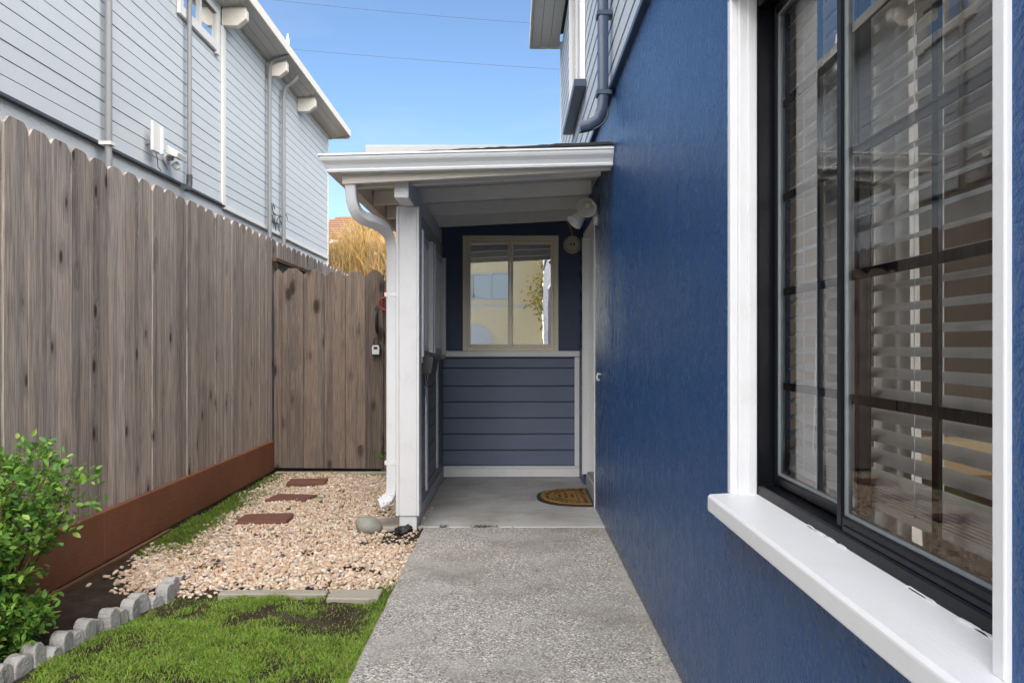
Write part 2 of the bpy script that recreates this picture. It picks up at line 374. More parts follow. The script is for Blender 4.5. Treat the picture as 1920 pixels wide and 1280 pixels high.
def arr_mesh(name, V, Fc, mat, cols=None, smooth=False):
    me = bpy.data.meshes.new(name); V = np.asarray(V, np.float32); Fc = np.asarray(Fc, np.int32); k = Fc.shape[1]
    me.vertices.add(len(V)); me.vertices.foreach_set('co', V.ravel())
    me.loops.add(Fc.size); me.loops.foreach_set('vertex_index', Fc.ravel())
    me.polygons.add(len(Fc)); me.polygons.foreach_set('loop_start', np.arange(0, Fc.size, k, dtype=np.int32))
    me.polygons.foreach_set('loop_total', np.full(len(Fc), k, np.int32))
    me.update(calc_edges=True); me.validate()
    if cols is not None:
        ca = me.color_attributes.new('col', 'FLOAT_COLOR', 'POINT')
        ca.data.foreach_set('color', np.c_[cols, np.ones(len(cols))].astype(np.float32).ravel())
    me.materials.append(M[mat])
    if smooth: me.shade_smooth()
    return me
def holed_panel(mb, axis, outer, holes, a, b):
    """A wall slab between planes a (outside) and b along axis, with rectangular openings. outer / hole = (u0,u1,w0,w1)."""
    us = sorted({outer[0], outer[1], *[h[0] for h in holes], *[h[1] for h in holes]})
    ws = sorted({outer[2], outer[3], *[h[2] for h in holes], *[h[3] for h in holes]})
    def inh(i, j):
        if i < 0 or j < 0 or i >= len(us)-1 or j >= len(ws)-1: return True
        u = (us[i]+us[i+1])/2; w = (ws[j]+ws[j+1])/2
        return any(h[0] < u < h[1] and h[2] < w < h[3] for h in holes)
    def p(u, w, k): return (k, u, w) if axis == 0 else (u, k, w)
    for i in range(len(us)-1):
        for j in range(len(ws)-1):
            if inh(i, j): continue
            u0, u1, w0, w1 = us[i], us[i+1], ws[j], ws[j+1]
            mb.add([p(u0,w0,a),p(u1,w0,a),p(u1,w1,a),p(u0,w1,a)], [(0,3,2,1)])
            mb.add([p(u0,w0,b),p(u1,w0,b),p(u1,w1,b),p(u0,w1,b)], [(0,1,2,3)])
            for di, dj, q in ((-1,0,((u0,w0),(u0,w1))), (1,0,((u1,w0),(u1,w1))), (0,-1,((u0,w0),(u1,w0))), (0,1,((u0,w1),(u1,w1)))):
                if inh(i+di, j+dj):
                    (ua, wa), (ub, wb) = q
                    mb.add([p(ua,wa,a),p(ub,wb,a),p(ub,wb,b),p(ua,wa,b)], [(0,1,2,3)])
    return mb

# ------------------------------------------------------------------ ground
PX0, PX1 = -0.605, 0.612        # edges of the path
FX, FTH = -2.232, 0.0149        # fence plane at Y=0 and its turn
def fence_x(y): return FX - FTH*y
g = MB().add([(-300,-300,-0.12),(300,-300,-0.12),(300,300,-0.12),(-300,300,-0.12)], [(0,1,2,3)]).build('ground', 'soil', org=(0,0,-0.12)); kind(g, 'structure')
st = MB().box(-80, 80, -15, -8, -0.2, -0.09).build('street', 'asphalt'); kind(st, 'structure')
dw = MB().box(-60, 60, -7.98, -3.01, -0.2, -0.03).build('bounce_slab', 'bounce_concrete'); kind(dw, 'structure')  # unseen concrete sheet added to bounce light into the porch
dw = MB().box(-60, 60, -19.9, -15.02, -0.2, -0.03).build('bounce_strip', 'bounce_concrete'); kind(dw, 'structure')  # second unseen pale sheet, added to bounce light up the opposite facade

def soil_z(x, y):
    z = -0.035 + 0.018*mnoise.noise((x*2.1, y*2.1, 0)) + 0.010*mnoise.noise((x*9, y*9, 3)) + 0.006*mnoise.noise((x*27, y*27, 5))
    if y > 4: z += min(1, (y-4)/1.5)*0.022
    return z
nx, ny = 140, 420
xs = np.linspace(-3.0, -0.56, nx); ys = np.linspace(0.6, 8.6, ny)
V = [(x, y, soil_z(x, y)) for y in ys for x in xs]
Fq = [(j*nx+i, j*nx+i+1, (j+1)*nx+i+1, (j+1)*nx+i) for j in range(ny-1) for i in range(nx-1)]
so = link('garden_soil', arr_mesh('garden_soil', V, Fq, 'soil', smooth=True)); kind(so, 'structure')

# path of exposed aggregate with slightly ragged sides
mb = MB(); n = 150; ys = np.linspace(-3.0, 5.285, n); row = []
for i, y in enumerate(ys):
    jl = 0.006*mnoise.noise((y*5, 1, 0)) + 0.004*mnoise.noise((y*21, 2, 0))
    row.append([(PX0+jl-0.006, y, -0.10), (PX0+jl-0.004, y, -0.012), (PX0+jl+0.008, y, 0.0), (PX1-0.012+0.005*mnoise.noise((y*14,7,0)), y, 0.0), (PX1+0.02, y, -0.006)])
V = [p for r in row for p in r]; Fq = [(j*5+i, j*5+i+1, (j+1)*5+i+1, (j+1)*5+i) for j in range(n-1) for i in range(4)]
Fq.append(tuple((n-1)*5+i for i in range(5)))
mb.add(V, Fq); p = mb.build('path', 'aggregate', org=(0,0,0)); kind(p, 'structure')
pf = MB().box(-0.80, 0.80, 5.295, 7.34, -0.10, 0.004).build('porch_floor', 'porch_concrete', bevel=0.006); kind(pf, 'structure')

# ------------------------------------------------------------------ fence
fence = thing('board_fence', 'tall weathered grey dog-ear board fence with a red-brown base board', 'fence', (FX,0,0), FTH)
PITCH = 0.186
def picket_mesh(seed, hgt=1.965, w=0.180):
    r = random.Random(seed); c1, c2 = r.uniform(0.026, 0.040), r.uniform(0.026, 0.040); d1, d2 = r.uniform(0.02, 0.034), r.uniform(0.02, 0.034)
    bow = r.uniform(-0.004, 0.004); t = 0.017
    poly = [(0,0),(w,0),(w+bow,hgt*0.5),(w,hgt-d2*1.5),(w-c2,hgt-d2*0.2),(w-c2*1.5,hgt),(c1*1.5,hgt),(c1,hgt-d1*0.2),(0,hgt-d1*1.5),(bow,hgt*0.5)]
    return MB().prism(poly, 0, -t, 0).mesh('picket', 'picket_wood')
PM = [picket_mesh(k) for k in range(9)]
y = 1.1; i = 0
while y < 13.4:
    o = link('picket', PM[random.randrange(9)], fence, (random.uniform(-0.004, 0.006), y, 0.292 + random.uniform(-0.006, 0.006)))
    o.rotation_euler = (random.uniform(-0.004, 0.004), 0, random.uniform(-0.02, 0.02))
    y += PITCH + random.uniform(-0.002, 0.003); i += 1
for a, b in ((1.0, 4.35), (4.355, 7.60)):
    box('base_board', 'stained_wood', fence, -0.012, 0.030, a, b, 0.018, 0.302, 0.004)
box('base_board', 'rail_wood', fence, -0.030, 0.012, 7.62, 13.4, 0.018, 0.302, 0.004)
box('footing_board', 'rail_wood', fence, -0.02, 0.045, 1.0, 5.2, -0.10, 0.012, 0.004)
for z in (0.45, 1.25, 1.95): box('rail', 'rail_wood', fence, -0.06, -0.022, 1.0, 13.4, z, z+0.088)
for y in (1.2, 3.6, 6.0, 7.66, 10.0, 12.4): box('post', 'rail_wood', fence, -0.155, -0.063, y, y+0.09, -0.1, 2.2)
box('capping_rail', 'rail_wood', fence, 0.012, 0.05, 7.61, 9.2, 2.035, 2.075, 0.003)

# ------------------------------------------------------------------ gate
GY = 7.60
def gx(px): return (px-CX)/F*GY
def gz(py): return H - (py-CY)/F*GY
gate = thing('garden_gate', 'darker brown board gate with uneven dog-ear tops and black latch between fence and porch', 'gate', (0,GY,0))
edges = [513.5, 528.5, 568.5, 607.5, 647.5, 686.0, 719.5]
tops = [505, 503, 505, 509, 509, 506]
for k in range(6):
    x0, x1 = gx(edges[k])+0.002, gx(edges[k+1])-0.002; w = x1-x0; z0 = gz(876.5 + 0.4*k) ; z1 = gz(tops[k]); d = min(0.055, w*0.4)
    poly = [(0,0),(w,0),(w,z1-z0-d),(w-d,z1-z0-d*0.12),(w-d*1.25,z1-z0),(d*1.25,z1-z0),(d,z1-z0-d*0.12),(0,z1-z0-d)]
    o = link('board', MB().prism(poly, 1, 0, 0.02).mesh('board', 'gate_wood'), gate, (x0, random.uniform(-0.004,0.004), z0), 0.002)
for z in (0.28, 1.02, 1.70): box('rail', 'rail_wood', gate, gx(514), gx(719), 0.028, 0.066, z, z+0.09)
# latch
lx, lz = gx(707), gz(604)
lat = MB().prism([(lx-0.012,lz+0.10),(lx+0.012,lz+0.10),(lx+0.022,lz+0.13),(lx,lz+0.165),(lx-0.022,lz+0.13)], 1, -0.010, -0.003)
lat.box(lx-0.012, lx+0.012, -0.012, -0.003, lz-0.10, lz+0.10)
lat.tube([(lx,-0.012,lz+0.085),(lx,-0.045,lz+0.06),(lx,-0.055,lz),(lx,-0.045,lz-0.07),(lx,-0.012,lz-0.10)], [0.010,0.011,0.013,0.011,0.009], 8)
lat.build('latch_handle', 'black_plastic', gate, smooth=True)
# fixed strip of boards between the gate and the porch
stub = thing('fence_stub', 'narrow board strip between the gate and the porch downspout', 'fence', (0,GY,0))
for k, (a, b) in enumerate(((722.5, 745), (746, 775))):
    x0, x1 = gx(a), gx(b); w = x1-x0; z1 = gz(507)
    link('board', MB().prism([(0,0),(w,0),(w,z1-0.03-0.04),(w-0.04,z1-0.03),(0.04,z1-0.03),(0,z1-0.03-0.04)], 1, 0, 0.02).mesh('board', 'gate_wood'), stub, (x0, 0.004, 0.03), 0.002)
box('post', 'gate_wood', stub, gx(714), gx(742), 0.025, 0.11, -0.1, 1.85)
box('threshold_board', 'edge_slab', None, gx(520), gx(735), GY-0.10, GY-0.02, -0.06, 0.012, 0.006)
tag(bpy.data.objects['threshold_board'], 'thin pale board lying on the ground under the gate', 'board')

# lock box hanging on the latch
lb = thing('key_lock_box', 'small silver and black key lock box hanging from the gate latch', 'lock box', (gx(707), GY-0.055, gz(655)))
MB().prism([(-0.042,-0.055),(0.042,-0.055),(0.046,0.02),(0.034,0.05),(-0.034,0.05),(-0.046,0.02)], 1, -0.022, 0.022).build('body', 'black_plastic', lb, bevel=0.006, seg=2)
MB().prism([(-0.034,-0.048),(0.034,-0.048),(0.037,0.018),(0.027,0.040),(-0.027,0.040),(-0.037,0.018)], 1, -0.030, -0.023).build('cover', 'lock_silver', lb, bevel=0.003)
box('dial_window', 'black_plastic', lb, -0.018, 0.018, -0.034, -0.031, 0.002, 0.026, 0.002)
MB().tube([(-0.022,0,0.045),(-0.022,0,0.085),(-0.012,0,0.102),(0.012,0,0.102),(0.022,0,0.085),(0.022,0,0.045)], 0.006, 8).build('shackle', 'black_plastic', lb, smooth=True)
# red cord
cx_, cz_ = gx(722), gz(570)
pts = [(0.034*math.sin(a)+0.010*math.sin(2*a+1), -0.012+0.004*math.cos(3*a), 0.062*math.cos(a)) for a in np.linspace(0, 2*math.pi*1.9, 44)]
rc = thing('red_cord', 'looped red cord hanging on the gate beside the downspout', 'cord', (cx_, GY-0.02, cz_))
MB().tube([(p[0], p[1]-0.0006*i, p[2]) for i, p in enumerate(pts)], 0.0085, 7).build('loop', 'red_cord', rc, smooth=True)
MB().tube([(0.0,-0.01,0.055),(0.006,-0.008,0.10),(0.004,0.012,0.13)], 0.005, 6).build('tie', 'red_cord', rc, smooth=True)

# ------------------------------------------------------------------ gravel, stepping stones, edging
def ico(sub=1):
    import bmesh
    bm = bmesh.new(); bmesh.ops.create_icosphere(bm, subdivisions=sub, radius=1.0)
    v = np.array([p.co[:] for p in bm.verts]); f = np.array([[q.index for q in p.verts] for p in bm.faces]); bm.free(); return v, f
ICO = {1: ico(1), 2: ico(2)}
STEPS = [(-1.75, 5.55, 0.35, 0.28, 0.10), (-1.775, 6.28, 0.33, 0.26, -0.12), (-1.83, 6.98, 0.33, 0.25, 0.10)]
def gravel_keep(x, y):
    if any(abs(x-a) < w/2-0.02+0.03*mnoise.noise((x*9,y*9,50)) and abs(y-b) < d/2-0.03+0.04*mnoise.noise((x*8,y*8,60)) for a, b, w, d, _ in STEPS): return 0.012
    e = mnoise.noise((x*1.7, y*1.7, 11))
    f = fence_x(y)
    # left margin of low green along the fence, wider towards the front
    left = f + 0.16 + 0.20*max(0, e) + 0.14*max(0, 1-abs(y-5.3)/1.2)
    if y < 4.9: left = f + 0.06 + (4.9-y)*0.30
    p = 1.0
    if x < left: p *= max(0.0, 1-(left-x)/0.10)*0.6
    if y < 4.25: p *= 0.28 + 0.62*max(0, min(1, (y-3.96)/0.3)) + 0.5*e
    if x > -0.98 and 4.9 < y < 7.4: p *= 0.55 if x < -0.85 else 0.15
    h = mnoise.noise((x*3.3+9, y*3.3, 2))
    if h < -0.42 and y < 5.4: p *= 0.25
    return p
PAL = np.array([1.03,0.98,0.945])*np.array([(0.56,0.44,0.33),(0.62,0.52,0.41),(0.50,0.38,0.29),(0.66,0.60,0.51),(0.47,0.32,0.24),(0.55,0.36,0.22),(0.40,0.33,0.28),(0.30,0.27,0.25),(0.70,0.66,0.60),(0.09,0.085,0.085)])
PW = np.array([0.22,0.20,0.16,0.13,0.09,0.06,0.05,0.03,0.045,0.015])
def stones(n_try, ylo, yhi, keep, rlo, rhi, zoff=0.0, xlo=-2.36, xhi=-0.61, sub=2):
    IV, IF = ICO[sub]
    X = []; C = []; cnt = 0
    for _ in range(n_try):
        y = random.uniform(ylo, yhi); x = random.uniform(xlo, xhi)
        if x < fence_x(y)+0.05: continue
        if random.random() > keep(x, y): continue
        r = rlo + (rhi-rlo)*random.random()**1.6
        s = np.array([r*random.uniform(0.95,1.45), r*random.uniform(0.8,1.05), r*random.uniform(0.45,0.75)])
        off = np.array([random.uniform(-50,50) for _ in range(3)])
        q = Matrix.Rotation(random.uniform(0, 6.28), 3, 'Z') @ Matrix.Rotation(random.gauss(0, 0.35), 3, 'X') @ Matrix.Rotation(random.gauss(0, 0.35), 3, 'Y')
        v = IV*(1 + rng.uniform(-0.24, 0.20, (len(IV),1)))*s
        X.append(v @ np.array(q).T + (x, y, soil_z(x, y) + s[2]*random.uniform(0.35, 1.5) + zoff))
        c = PAL[rng.choice(len(PAL), p=PW/PW.sum())]*random.uniform(0.82, 1.12)
        C.append(np.repeat(c[None], len(IV), 0)); cnt += 1
    Fc = (np.arange(cnt)[:,None,None]*len(IV) + IF[None]).reshape(-1, 3)
    return np.concatenate(X), Fc, np.concatenate(C)
Vs, Fs, Cs = stones(13000, 3.92, 4.85, gravel_keep, 0.0062, 0.0150)
V2, F2, C2 = stones(33000, 4.85, 7.52, gravel_keep, 0.0068, 0.0150, sub=1)
Fs = np.concatenate([Fs, F2+len(Vs)]); Vs = np.concatenate([Vs, V2]); Cs = np.concatenate([Cs, C2])
gr = link('gravel', arr_mesh('gravel', Vs, Fs, 'pebble', Cs)); kind(gr, 'stuff', 'pinkish tan pebble gravel between the fence and the porch'); gr['category'] = 'gravel'
line = [(-1.715,4.00),(-1.75,3.80),(-1.785,3.60),(-1.83,3.42),(-1.85,3.22),(-1.885,3.02),(-1.90,2.82),(-1.905,2.60),(-1.91,2.40)]
def bed_x(y):
    for a, b in zip(line, line[1:]):
        if b[1] <= y <= a[1]: return a[0]+(b[0]-a[0])*(a[1]-y)/(a[1]-b[1])
    return line[-1][0] if y < 3 else line[0][0]
# stray pebbles over the dark bed
def stray(x, y): return (0.05 if x < bed_x(y) else 0.0) if y < 4.0 else (0.16 if x < fence_x(y)+0.75 and y < 4.9 else 0.0)
Vs, Fs, Cs = stones(1500, 2.5, 4.9, stray, 0.009, 0.018, xhi=-0.7)
sp = link('stray_gravel', arr_mesh('stray_gravel', Vs, Fs, 'pebble', Cs, smooth=True)); kind(sp, 'stuff', 'stray pale pebbles scattered over the dark soil bed'); sp['category'] = 'gravel'
names = ['reddish stepping stone closest to the gate', 'reddish stepping stone midway along the gravel', 'reddish stepping stone set closest to the lawn']
for (x, y, w, d, rz), lab in zip(STEPS, names[::-1]):
    n = 7; poly = []
    cs = [(-w/2,-d/2),(w/2,-d/2),(w/2,d/2),(-w/2,d/2)]
    for k in range(4):
        a, b = cs[k], cs[(k+1) % 4]
        for j in range(5):
            t = j/5; poly.append((a[0]+(b[0]-a[0])*t+random.uniform(-.008,.008), a[1]+(b[1]-a[1])*t+random.uniform(-.008,.008)))
    o = MB().prism(poly, 2, -0.03, 0.008).build('stepping_stone', 'paver_red', org=(0,0,0), bevel=0.006)
    o.location = (x, y, soil_z(x, y)+0.026); o.rotation_euler = (R(-0.6), 0, rz); tag(o, lab, 'paving stone')

# pale slabs between gravel and lawn
for (xa, xb, y0, d, lab) in ((-1.47, -0.93, 3.90, 0.07, 'long narrow pale slab edging the gravel against the lawn'), (-0.915, -0.66, 3.83, 0.15, 'short wide pale slab edging the gravel beside the path')):
    poly = [(xa+ (xb-xa)*k/6, y0+random.uniform(-.006,.006)) for k in range(7)] + [(xb-(xb-xa)*k/6, y0+d+random.uniform(-.008,.008)) for k in range(7)]
    o = MB().prism(poly, 2, -0.08, -0.008).build('edging_slab', 'edge_slab', bevel=0.006); tag(o, lab, 'slab')

# scalloped concrete edging blocks along the soil bed
def edge_block(w, hgt, d, style):
    pts = []
    if style == 0:
        for k in range(9):
            a = math.pi*k/8; pts.append((w/2 + math.cos(a)*w*0.5, hgt-0.035+0.035*math.sin(a)))
    else:
        pts = [(w,hgt-0.03),(w*0.86,hgt-0.008),(w*0.62,hgt),(w*0.3,hgt-0.004),(w*0.08,hgt-0.02),(0,hgt-0.05)]
    return MB().prism([(0,0),(w,0)] + pts, 1, 0, d)
A = Vector((-1.715, 4.00)); pos = []
def along(s):
    for a, b in zip(line, line[1:]):
        L = math.dist(a, b)
        if s <= L: t = s/L; return (a[0]+(b[0]-a[0])*t, a[1]+(b[1]-a[1])*t), math.atan2(b[1]-a[1], b[0]-a[0])
        s -= L
    return None, None
ORDN = 'first second third fourth fifth sixth seventh eighth ninth tenth eleventh twelfth thirteenth fourteenth fifteenth sixteenth seventeenth eighteenth'.split()
s = 0.0; k = 0
hts = [0.125,0.115,0.085,0.125,0.12,0.10,0.12,0.095,0.125,0.10,0.12,0.085,0.12,0.10,0.11,0.12,0.09,0.11,0.12,0.1]
while True:
    (pt, an) = along(s)
    if pt is None or k >= 18: break
    w = random.choice([0.075, 0.082, 0.09, 0.068]); h = hts[k]
    b = edge_block(w, h, 0.062, k % 3 != 1)
    me = b.mesh('edging_block', 'edge_block', (0, 0.031, 0))
    o = link('edging_block', me, None, (pt[0]+random.uniform(-.012,.012), pt[1], soil_z(*pt)-0.03), 0.006, 2)
    o.rotation_euler = (random.uniform(-.08,.08), random.uniform(-.07,.07), an + random.uniform(-.16,.16))
    tag(o, ORDN[k]+' grey concrete edging block of the soil bed, counted from the gravel', 'edging block', 'concrete blocks edging the soil bed'); s += w + random.uniform(-0.002, 0.006); k += 1

# rock, flagstone and rag at the foot of the porch post
def lump(name, mat, loc, size, seed, amp=0.12, sub=3, fr=1.4):
    v, f = ico(sub); V = []
    for p in v:
        q = Vector(p); k = 1 + amp*mnoise.noise(q*fr + Vector((seed, 0, 0))) + amp*0.3*mnoise.noise(q*4 + Vector((0, seed, 0)))
        V.append((p[0]*k*size[0], p[1]*k*size[1], p[2]*k*size[2]))
    me = arr_mesh(name, V, f, mat, smooth=True); return link(name, me, None, loc)
o = lump('round_rock', 'rock_grey', (-0.965, 5.24, 0.022), (0.092, 0.10, 0.064), 3.0); o.rotation_euler = (0, 0.25, 0.4)
tag(o, 'round greenish grey rock beside the downspout outlet', 'rock')
poly = [(-1.03,5.36),(-0.93,5.26),(-0.80,5.25),(-0.70,5.33),(-0.71,5.50),(-0.82,5.58),(-0.98,5.52)]
o = MB().prism(poly, 2, -0.05, 0.010).build('flat_stone', 'flag_stone', bevel=0.01); tag(o, 'flat pale stone lying under the downspout outlet', 'stone')
o = lump('crumpled_bag', 'black_plastic', (-0.715, 5.19, 0.000), (0.055, 0.045, 0.030), 8.0, 0.9, 3, 2.6); tag(o, 'crumpled black plastic at the foot of the porch post', 'plastic bag')

# ------------------------------------------------------------------ grass and small weeds
def grass_mesh(name, spots, hlo, hhi, w, tone=1.0):
    V = []; C = []; n = len(spots)
    for (x, y, hs) in spots:
        h = random.uniform(hlo, hhi)*hs; a = random.uniform(0, 6.28); l = random.uniform(0.3, 1.5)*h; b = random.uniform(0, 6.28)
        dx, dy = math.cos(a)*w/2, math.sin(a)*w/2; lx, ly = math.cos(b)*l, math.sin(b)*l; z = soil_z(x, y)-0.004
        V += [(x-dx,y-dy,z),(x+dx,y+dy,z),(x+lx*.35+dx*.8,y+ly*.35+dy*.8,z+h*.6),(x+lx*.35-dx*.8,y+ly*.35-dy*.8,z+h*.6),(x+lx+dx*.12,y+ly+dy*.12,z+h*(1-.3*min(1.5,l/h))),(x+lx-dx*.12,y+ly-dy*.12,z+h*(1-.3*min(1.5,l/h)))]
        q = random.random(); t = random.uniform(0.75, 1.2)*tone
        c = (0.23*t, 0.37*t, 0.05*t) if q < 0.72 else ((0.29*t, 0.42*t, 0.06*t) if q < 0.9 else (0.34*t, 0.29*t, 0.14*t))
        C += [c]*6
    i = np.arange(n)[:,None]*6
    Fc = np.concatenate([i+np.array([[0,1,2,3]]), i+np.array([[3,2,4,5]])])
    return arr_mesh(name, V, Fc, 'blade', np.array(C))
spots = []
for _ in range(150000):
    y = random.uniform(1.9, 3.93); x = random.uniform(bed_x(y)+0.05, PX0-0.005)
    if y > 3.80 and x > -0.93: continue
    d = 0.46 + 0.80*mnoise.noise((x*3.4, y*3.4, 20)) + 0.7*mnoise.noise((x*9, y*9, 21)) + 0.2*mnoise.noise((x*1.2, y*1.2, 24))
    if x > PX0-0.05: d += 0.35
    bare = math.hypot((x+0.86)/0.20, (y-3.50)/0.16)          # worn patch by the path
    if bare < 1: d *= 0.15 + 0.5*bare**3
    if y > 3.75 and x < -1.35: d *= 0.45
    if random.random() < max(0.05, min(1, d)): spots.append((x, y, 0.6+0.6*max(0, min(1, d))))
ga = link('lawn_grass', grass_mesh('lawn_grass', spots, 0.011, 0.036, 0.0033)); kind(ga, 'stuff', 'short patchy green lawn grass beside the path'); ga['category'] = 'grass'
spots = []
for _ in range(26000):
    y = random.uniform(4.5, 7.5); f = fence_x(y); x = f + 0.05 + abs(random.gauss(0, 0.16))
    d = 0.30 + 1.0*mnoise.noise((x*3, y*2.2, 31)) + 0.35*max(0, 1-abs(y-5.3)/1.0)
    if y < 4.9: d -= (4.9-y)*1.1
    if random.random() < d: spots.append((x, y, 1))
for _ in range(900):
    y = random.uniform(3.98, 7.3); x = random.uniform(-2.1, -0.64)
    if mnoise.noise((x*5, y*5, 40)) > 0.34: 
        for _ in range(6): spots.append((x+random.gauss(0,.018), y+random.gauss(0,.018), 1.1))
for cxx in (-1.9, -1.65, -1.35, -1.2, -1.0):
    for _ in range(70): spots.append((cxx+random.gauss(0, .06), 7.47+random.gauss(0,.04), 1.2))
for _ in range(700): spots.append((random.gauss(-0.64, 0.03), random.uniform(3.75, 5.0) if random.random() < .35 else random.uniform(3.8, 4.05), 1.0))
gb = link('gravel_weeds', grass_mesh('gravel_weeds', spots, 0.015, 0.045, 0.0045, 0.62)); kind(gb, 'stuff', 'low dark green growth creeping into the gravel along the fence base'); gb['category'] = 'weeds'
# tiny weeds in the joint of path and porch floor
def tuft(cx, cy, n, sp, lab):
    V = []; C = []
    for _ in range(n):
        x = cx+random.gauss(0, sp); y = cy+random.uniform(-.006,.006); a = random.uniform(0,6.28); r = random.uniform(.005,.011)
        z = random.uniform(0.003, 0.018); u = Vector((math.cos(a), math.sin(a), random.uniform(-.3,.6))); w = Vector((-math.sin(a), math.cos(a), random.uniform(-.3,.3)))
        c = Vector((x,y,z)); V += [c-u*r, c+w*r*.5, c+u*r, c-w*r*.5]; t = random.uniform(.6,1.1); C += [(0.08*t,0.17*t,0.03*t)]*4
    Fc = (np.arange(n)[:,None]*4+np.arange(4)[None])
    o = link('joint_weed', arr_mesh('joint_weed', V, Fc, 'leaf', np.array(C)), None); tag(o, lab, 'weed')
tuft(-0.475, 5.287, 46, 0.014, 'tiny weed sprouting in the path joint closest to the porch post')
tuft(-0.20, 5.287, 110, 0.05, 'long tiny weed sprouting midway along the path joint')

# ------------------------------------------------------------------ leafy plants
def leaf_cloud(pts_dirs, size, cols):
    V = []; Fc = []; C = []
    for p, d in pts_dirs:
        d = d.normalized(); s = random.uniform(*size); w = s*random.uniform(.42,.58)
        side = d.cross(Vector((random.gauss(0,.6), random.gauss(0,.6), 1))).normalized(); nrm = side.cross(d)
        cup = nrm*s*0.12
        o = len(V); V += [p, p+d*s*.35+side*w*.5+cup, p+d*s*.7+side*w*.42+cup*.8, p+d*s, p+d*s*.7-side*w*.42+cup*.8, p+d*s*.35-side*w*.5+cup, p+d*s*.5]
        Fc += [(o,o+1,o+6),(o+1,o+2,o+6),(o+2,o+3,o+6),(o+3,o+4,o+6),(o+4,o+5,o+6),(o+5,o,o+6)]
        c = np.array(cols[random.randrange(len(cols))])*random.uniform(.8,1.2); C += [c]*7
    return V, Fc, np.array(C)
def shrub(loc):
    t = thing('green_shrub', 'bright green small-leaved shrub growing in the soil bed against the fence', 'shrub', loc)
    stems = MB(); leaves = []
    rr = random.Random(5)
    for k in range(120):
        a = rr.uniform(0, 6.28); e = rr.uniform(0.30, 1.50); L = rr.uniform(0.50, 0.68)*(1.42 if e > 1.0 else 0.56)
        d = Vector((math.cos(a)*math.cos(e), math.sin(a)*math.cos(e), math.sin(e)))
        pts = []; p = Vector((rr.gauss(0,.03), rr.gauss(0,.03), 0.0)); n = 9
        for j in range(n):
            pts.append(p.copy()); p = p + d*L/n; p.x = max(p.x, -0.09); p = p + Vector((rr.gauss(0,.008), rr.gauss(0,.008), rr.gauss(0,.006)+0.004*(1 if e<.6 else 0)))
        stems.tube(pts, [0.0045*(1-j/n)+0.0012 for j in range(n)], 5)
        for j in range(2, n):
            for q in range(3 if j > 3 else 1):
                sd_ = Vector((rr.gauss(0,1), rr.gauss(0,1), rr.gauss(.3,.7))).normalized()
                sub = pts[j] + sd_*rr.uniform(.02,.10)
                if q == 0: stems.tube([pts[j], (pts[j]+sub)/2+Vector((0,0,.006)), sub], [.0018,.0014,.0009], 4)
                for _ in range(15 if j > 4 else 10):
                    ld = (sd_ + Vector((rr.gauss(0,.8), rr.gauss(0,.8), rr.gauss(.15,.6)))).normalized()
                    leaves.append((sub + Vector((rr.gauss(0,.018), rr.gauss(0,.018), rr.gauss(0,.018))), ld))
    stems.build('stem', 'twig_brown', t, org=(0,0,0))
    leaves = [q for q in leaves if q[0].x > -0.10]
    V, Fc, C = leaf_cloud(leaves, (.020,.042), [(0.16,0.33,0.055),(0.22,0.40,0.065),(0.11,0.25,0.055),(0.30,0.46,0.08)])
    link('foliage', arr_mesh('foliage', V, Fc, 'leaf', C), t)
    return t
shrub((-2.17, 3.04, -0.04))
# one broad-leaved weed by the downspout
w = thing('broadleaf_weed', 'small broad-leaved green weed growing at the gate end behind the downspout', 'weed', (-1.13, 7.15, -0.01))
lv = []
for k in range(7):
    a = k*0.9; lv.append((Vector((0.05*math.cos(a), 0.05*math.sin(a), 0.10+0.03*k)), Vector((math.cos(a), math.sin(a), 0.25))))
V, Fc, C = leaf_cloud(lv, (.07,.11), [(0.07,0.17,0.03),(0.10,0.22,0.04)])
link('foliage', arr_mesh('foliage', V, Fc, 'leaf', C), w)
MB().tube([(0,0,-0.03),(0.01,0,.15),(0,0.01,.30)], .005, 5).build('stem', 'twig_brown', w)

# ------------------------------------------------------------------ our house
WX = 0.612                       # face of the blue stucco
house = thing('blue_house', 'dark blue stucco house with white window trim and grey siding above', 'house')
# stucco wall with openings for the big window and the door
WDY = 0.04
WIN = (0.945+WDY, 2.155+WDY, 0.757, 2.205); DOOR = (5.915, 6.905, 0.0, 2.20)
holed_panel(MB(), 0, (-1.5, 7.45, -0.15, 2.80), [WIN, DOOR], WX, WX+0.16).build('wall', 'blue_stucco', house, org=(0,0,0), bevel=0.004)
FW = (0.80, 3.85, 0.40, 2.65)  # unseen front opening added to let daylight onto the blind slats
holed_panel(MB(), 1, (WX+0.165, 7.0, -0.15, 2.80), [FW], -1.48, -1.3).build('front_wall', 'blue_stucco', house, org=(0,0,0))
fwn = MB()
for (a, b, c, d) in ((.80,.85,.40,2.65),(3.80,3.85,.40,2.65),(.85,3.80,.40,.45),(.85,3.80,2.60,2.65),(2.30,2.35,.45,2.60)): fwn.box(a, b, -1.42, -1.36, c, d)
fwn = fwn.build('fill_window', 'black_frame', house); box('pane', 'window_glass', fwn, .85, 3.80, -1.395, -1.39, .45, 2.60)
box('side_wall', 'neighbour_stucco', house, 6.9, 7.05, -1.45, 9.9, -0.15, 5.1)
